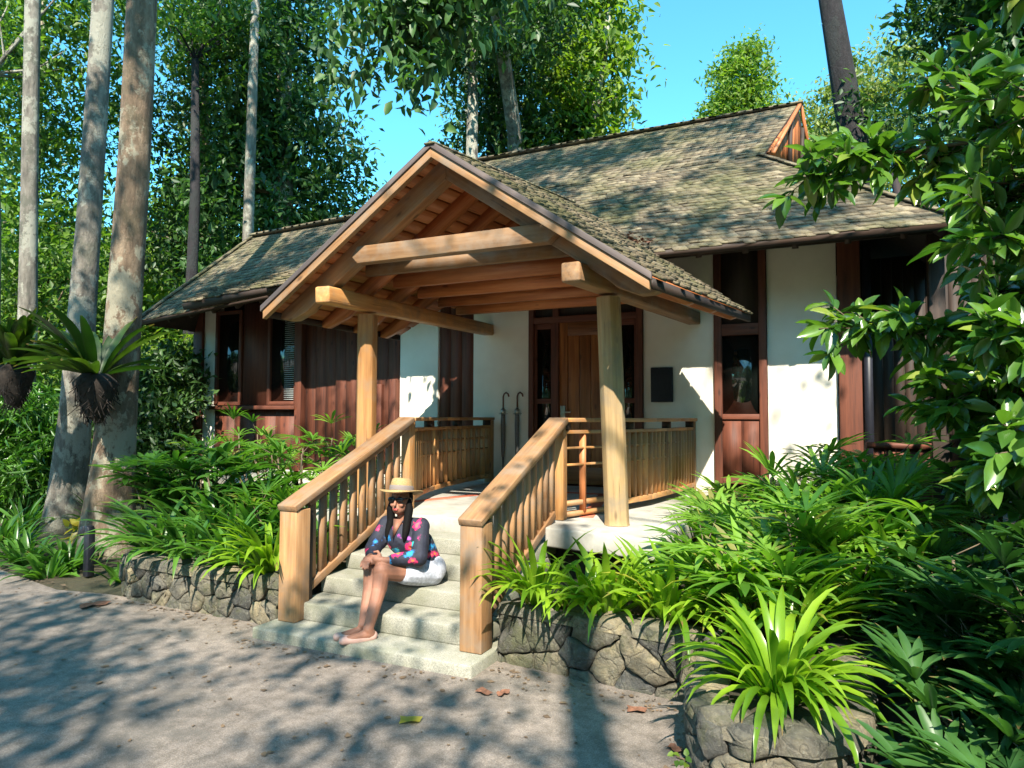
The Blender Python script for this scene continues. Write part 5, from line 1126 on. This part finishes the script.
# sunglasses
sg_ = MB()
for s_ in (1, -1): ell(sg_, hp(s_*.033, -.080, .018), .029, .010, .022, HR, 12, 8); sg_.beam(hp(s_*.06, -.075, .024), hp(s_*.075, .01, .024), .006, .010)
sg_.beam(hp(-.012, -.09, .024), hp(.012, -.09, .024), .006, .008); M['lens'] = simple('black_lens', (.004, .004, .005), .08); sg_.build('sunglasses', 'lens', W_, smooth=True)
# straw hat
ht = MB(); vs, fs = [], []; prof = [(.001, .148), (.030, .146), (.052, .152), (.068, .143), (.079, .11), (.086, .078), (.090, .062), (.12, .055), (.150, .052), (.158, .058), (.156, .050), (.12, .046), (.088, .052), (.080, .052), (.074, .10), (.06, .13), (.001, .138)]
for r_, z_ in prof:
    for k in range(28):
        th = 2*math.pi*k/28; wv_ = .010*math.cos(2*th) if r_ > .1 else 0; dn = -.018*abs(math.sin(th))*0 ; p_ = hp(r_*.98*math.cos(th), r_*1.08*math.sin(th)+.014, z_+.012+wv_+.16*r_*(-math.sin(th))); vs.append(p_)
for i in range(len(prof)-1):
    for k in range(28): fs.append((i*28+k, i*28+(k+1) % 28, (i+1)*28+(k+1) % 28, (i+1)*28+k))
ht.add(vs, fs)
m, n, l, b = newmat('woven_straw'); M['straw'] = m; tc = N(n, 'ShaderNodeTexCoord'); g = noise(n, l, tc.outputs['Object'], 1, 3, .6, (90, 90, 260)); l.new(ramp(n, l, g, ((.35, (.25, .155, .06)), (.65, (.40, .27, .12)))), b.inputs['Base Color']); b.inputs['Roughness'].default_value = .8; bump(n, l, b, g, .6, .002)
hat = ht.build('straw_hat', 'straw', W_, smooth=True)
hb = MB(); vs, fs = [], []
for r_, z_ in ((.0905, .064), (.0885, .080), (.0850, .096), (.083, .098)):
    for k in range(28): th = 2*math.pi*k/28; vs.append(hp(r_*.99*math.cos(th), r_*1.09*math.sin(th)+.014, z_+.012-.16*r_*math.sin(th)))
for i in range(3):
    for k in range(28): fs.append((i*28+k, i*28+(k+1) % 28, (i+1)*28+(k+1) % 28, (i+1)*28+k))
hb.add(vs, fs); M['band'] = simple('grey_hat_band', (.17, .14, .13), .8); hb.build('hat_band', 'band', hat, smooth=True)
# ------------------------------------------------------------------ trees across the road behind the viewer (their shade falls on the scene)
def shade(name, lab, trunk, spots, mat='leaf_mid', per=46, L=.16):
    """crown masses placed up the sun's path from where their shade falls"""
    el_ = []
    for (x, y, z, s, rx, rz, k) in spots:
        c = Vector((x, y, z))-SUNDIR*s; el_.append((c.x, c.y, c.z, rx, rx, rz, k))
    return tree(name, lab, 'tree', trunk, [.22, .18, .12, .07], el_, mat, 'bark', per=per, cr=.55, L=L, limbs=2, group='tall trees across the road from the cottage')
ST = 'tall trees across the road from the cottage'
shade('roadside_tree', 'tall tree across the road whose trunk throws a straight shadow on the paving', [(2.15, -4.4, 0), (2.15, -4.4, 5), (2.1, -4.4, 8.2), (2.0, -4.3, 11)],
      [(-4.0, 2.3, 0, 11, .65, .3, 8), (-3.2, 1.7, 0, 11, .5, .15, 5), (-4.8, 3.05, 0, 11, .4, .15, 3), (-2.29, 3.2, 0, 10, .12, .1, 1), (-1.9, 2.8, 0, 10, .15, .1, 2), (-3.25, 3.8, .2, 10, .15, .1, 2), (-5.9, 3.2, 0, 11, .7, .3, 5), (-7.8, 3.2, 0, 11, 1.2, .6, 7), (-1.0, 3.2, 0, 10, .15, .1, 1)], per=80, L=.16)
shade('roadside_tree', 'tall tree across the road whose crown shades the roof', [(6.5, -3, 0), (6.0, -2.6, 7), (5, -1.5, 12), (4, 0, 15)],
      [(-4.6, 9.6, 5.4, 12, .8, .3, 11), (-3.1, 9.8, 5.6, 12, .9, .15, 8), (-1.7, 10.1, 5.8, 12, .7, .1, 4), (-3.9, 8.7, 4.7, 12, .6, .3, 8), (-2.4, 8.2, 4.3, 12, .4, .15, 3), (-1.5, 7.6, 3.8, 12, .5, .15, 3), (-.2, 7.5, 3.7, 12, .5, .15, 3), (-1.0, 8.9, 4.8, 12, .4, .1, 2),
       (-7.9, 7.7, 3.8, 12, .9, .4, 12), (-9.2, 7.3, 3.5, 12, .6, .3, 6), (-7.2, 8.4, 4.4, 12, .8, .3, 8)], per=90, L=.18)
shade('roadside_tree', 'tall tree across the road whose crown shades the left garden', [(-6, -8, 0), (-6, -7, 6), (-5.5, -6, 10), (-5, -5, 12)],
      [(-7.4, 5.2, .6, 12, 1.0, .7, 8), (-9.4, 6.4, .8, 12, 1.8, .8, 18), (-5.8, 5.2, .6, 12, .7, .5, 4), (-11, 8.5, 1.5, 12, 2, 1, 14), (-7.3, 5.2, 3.6, 12, .7, 1.2, 3)], per=60)
shade('roadside_tree', 'tall tree across the road whose crown shades the right-hand shrubbery', [(7.5, 0, 0), (7.3, 0, 4), (6.5, .3, 7), (5.5, .6, 9)],
      [(1.5, 3.6, .2, 8, .4, .3, 5), (2.9, 5.4, 1.0, 8, .6, .6, 8), (2.6, 8, 1.5, 8, .9, .6, 10)], per=50)
shade('roadside_tree', 'tall tree across the road whose crown dapples the porch', [(4.6, -5, 0), (4.4, -4.5, 5), (3.2, -3, 8), (2.2, -2.5, 9.5)],
      [(-1.9, 4.6, 3.2, 9, .35, .2, 3), (-2.9, 3.75, .15, 9, .2, .1, 1), (-2.1, 4.5, .7, 9, .12, .1, 1), (-6.2, 8.2, 1.4, 11, .5, .3, 3), (-.3, 8.2, 1.3, 10, .2, .2, 1)], per=50)
print('faces', sum(len(o.data.polygons) for o in bpy.data.objects if o.type == 'MESH'))
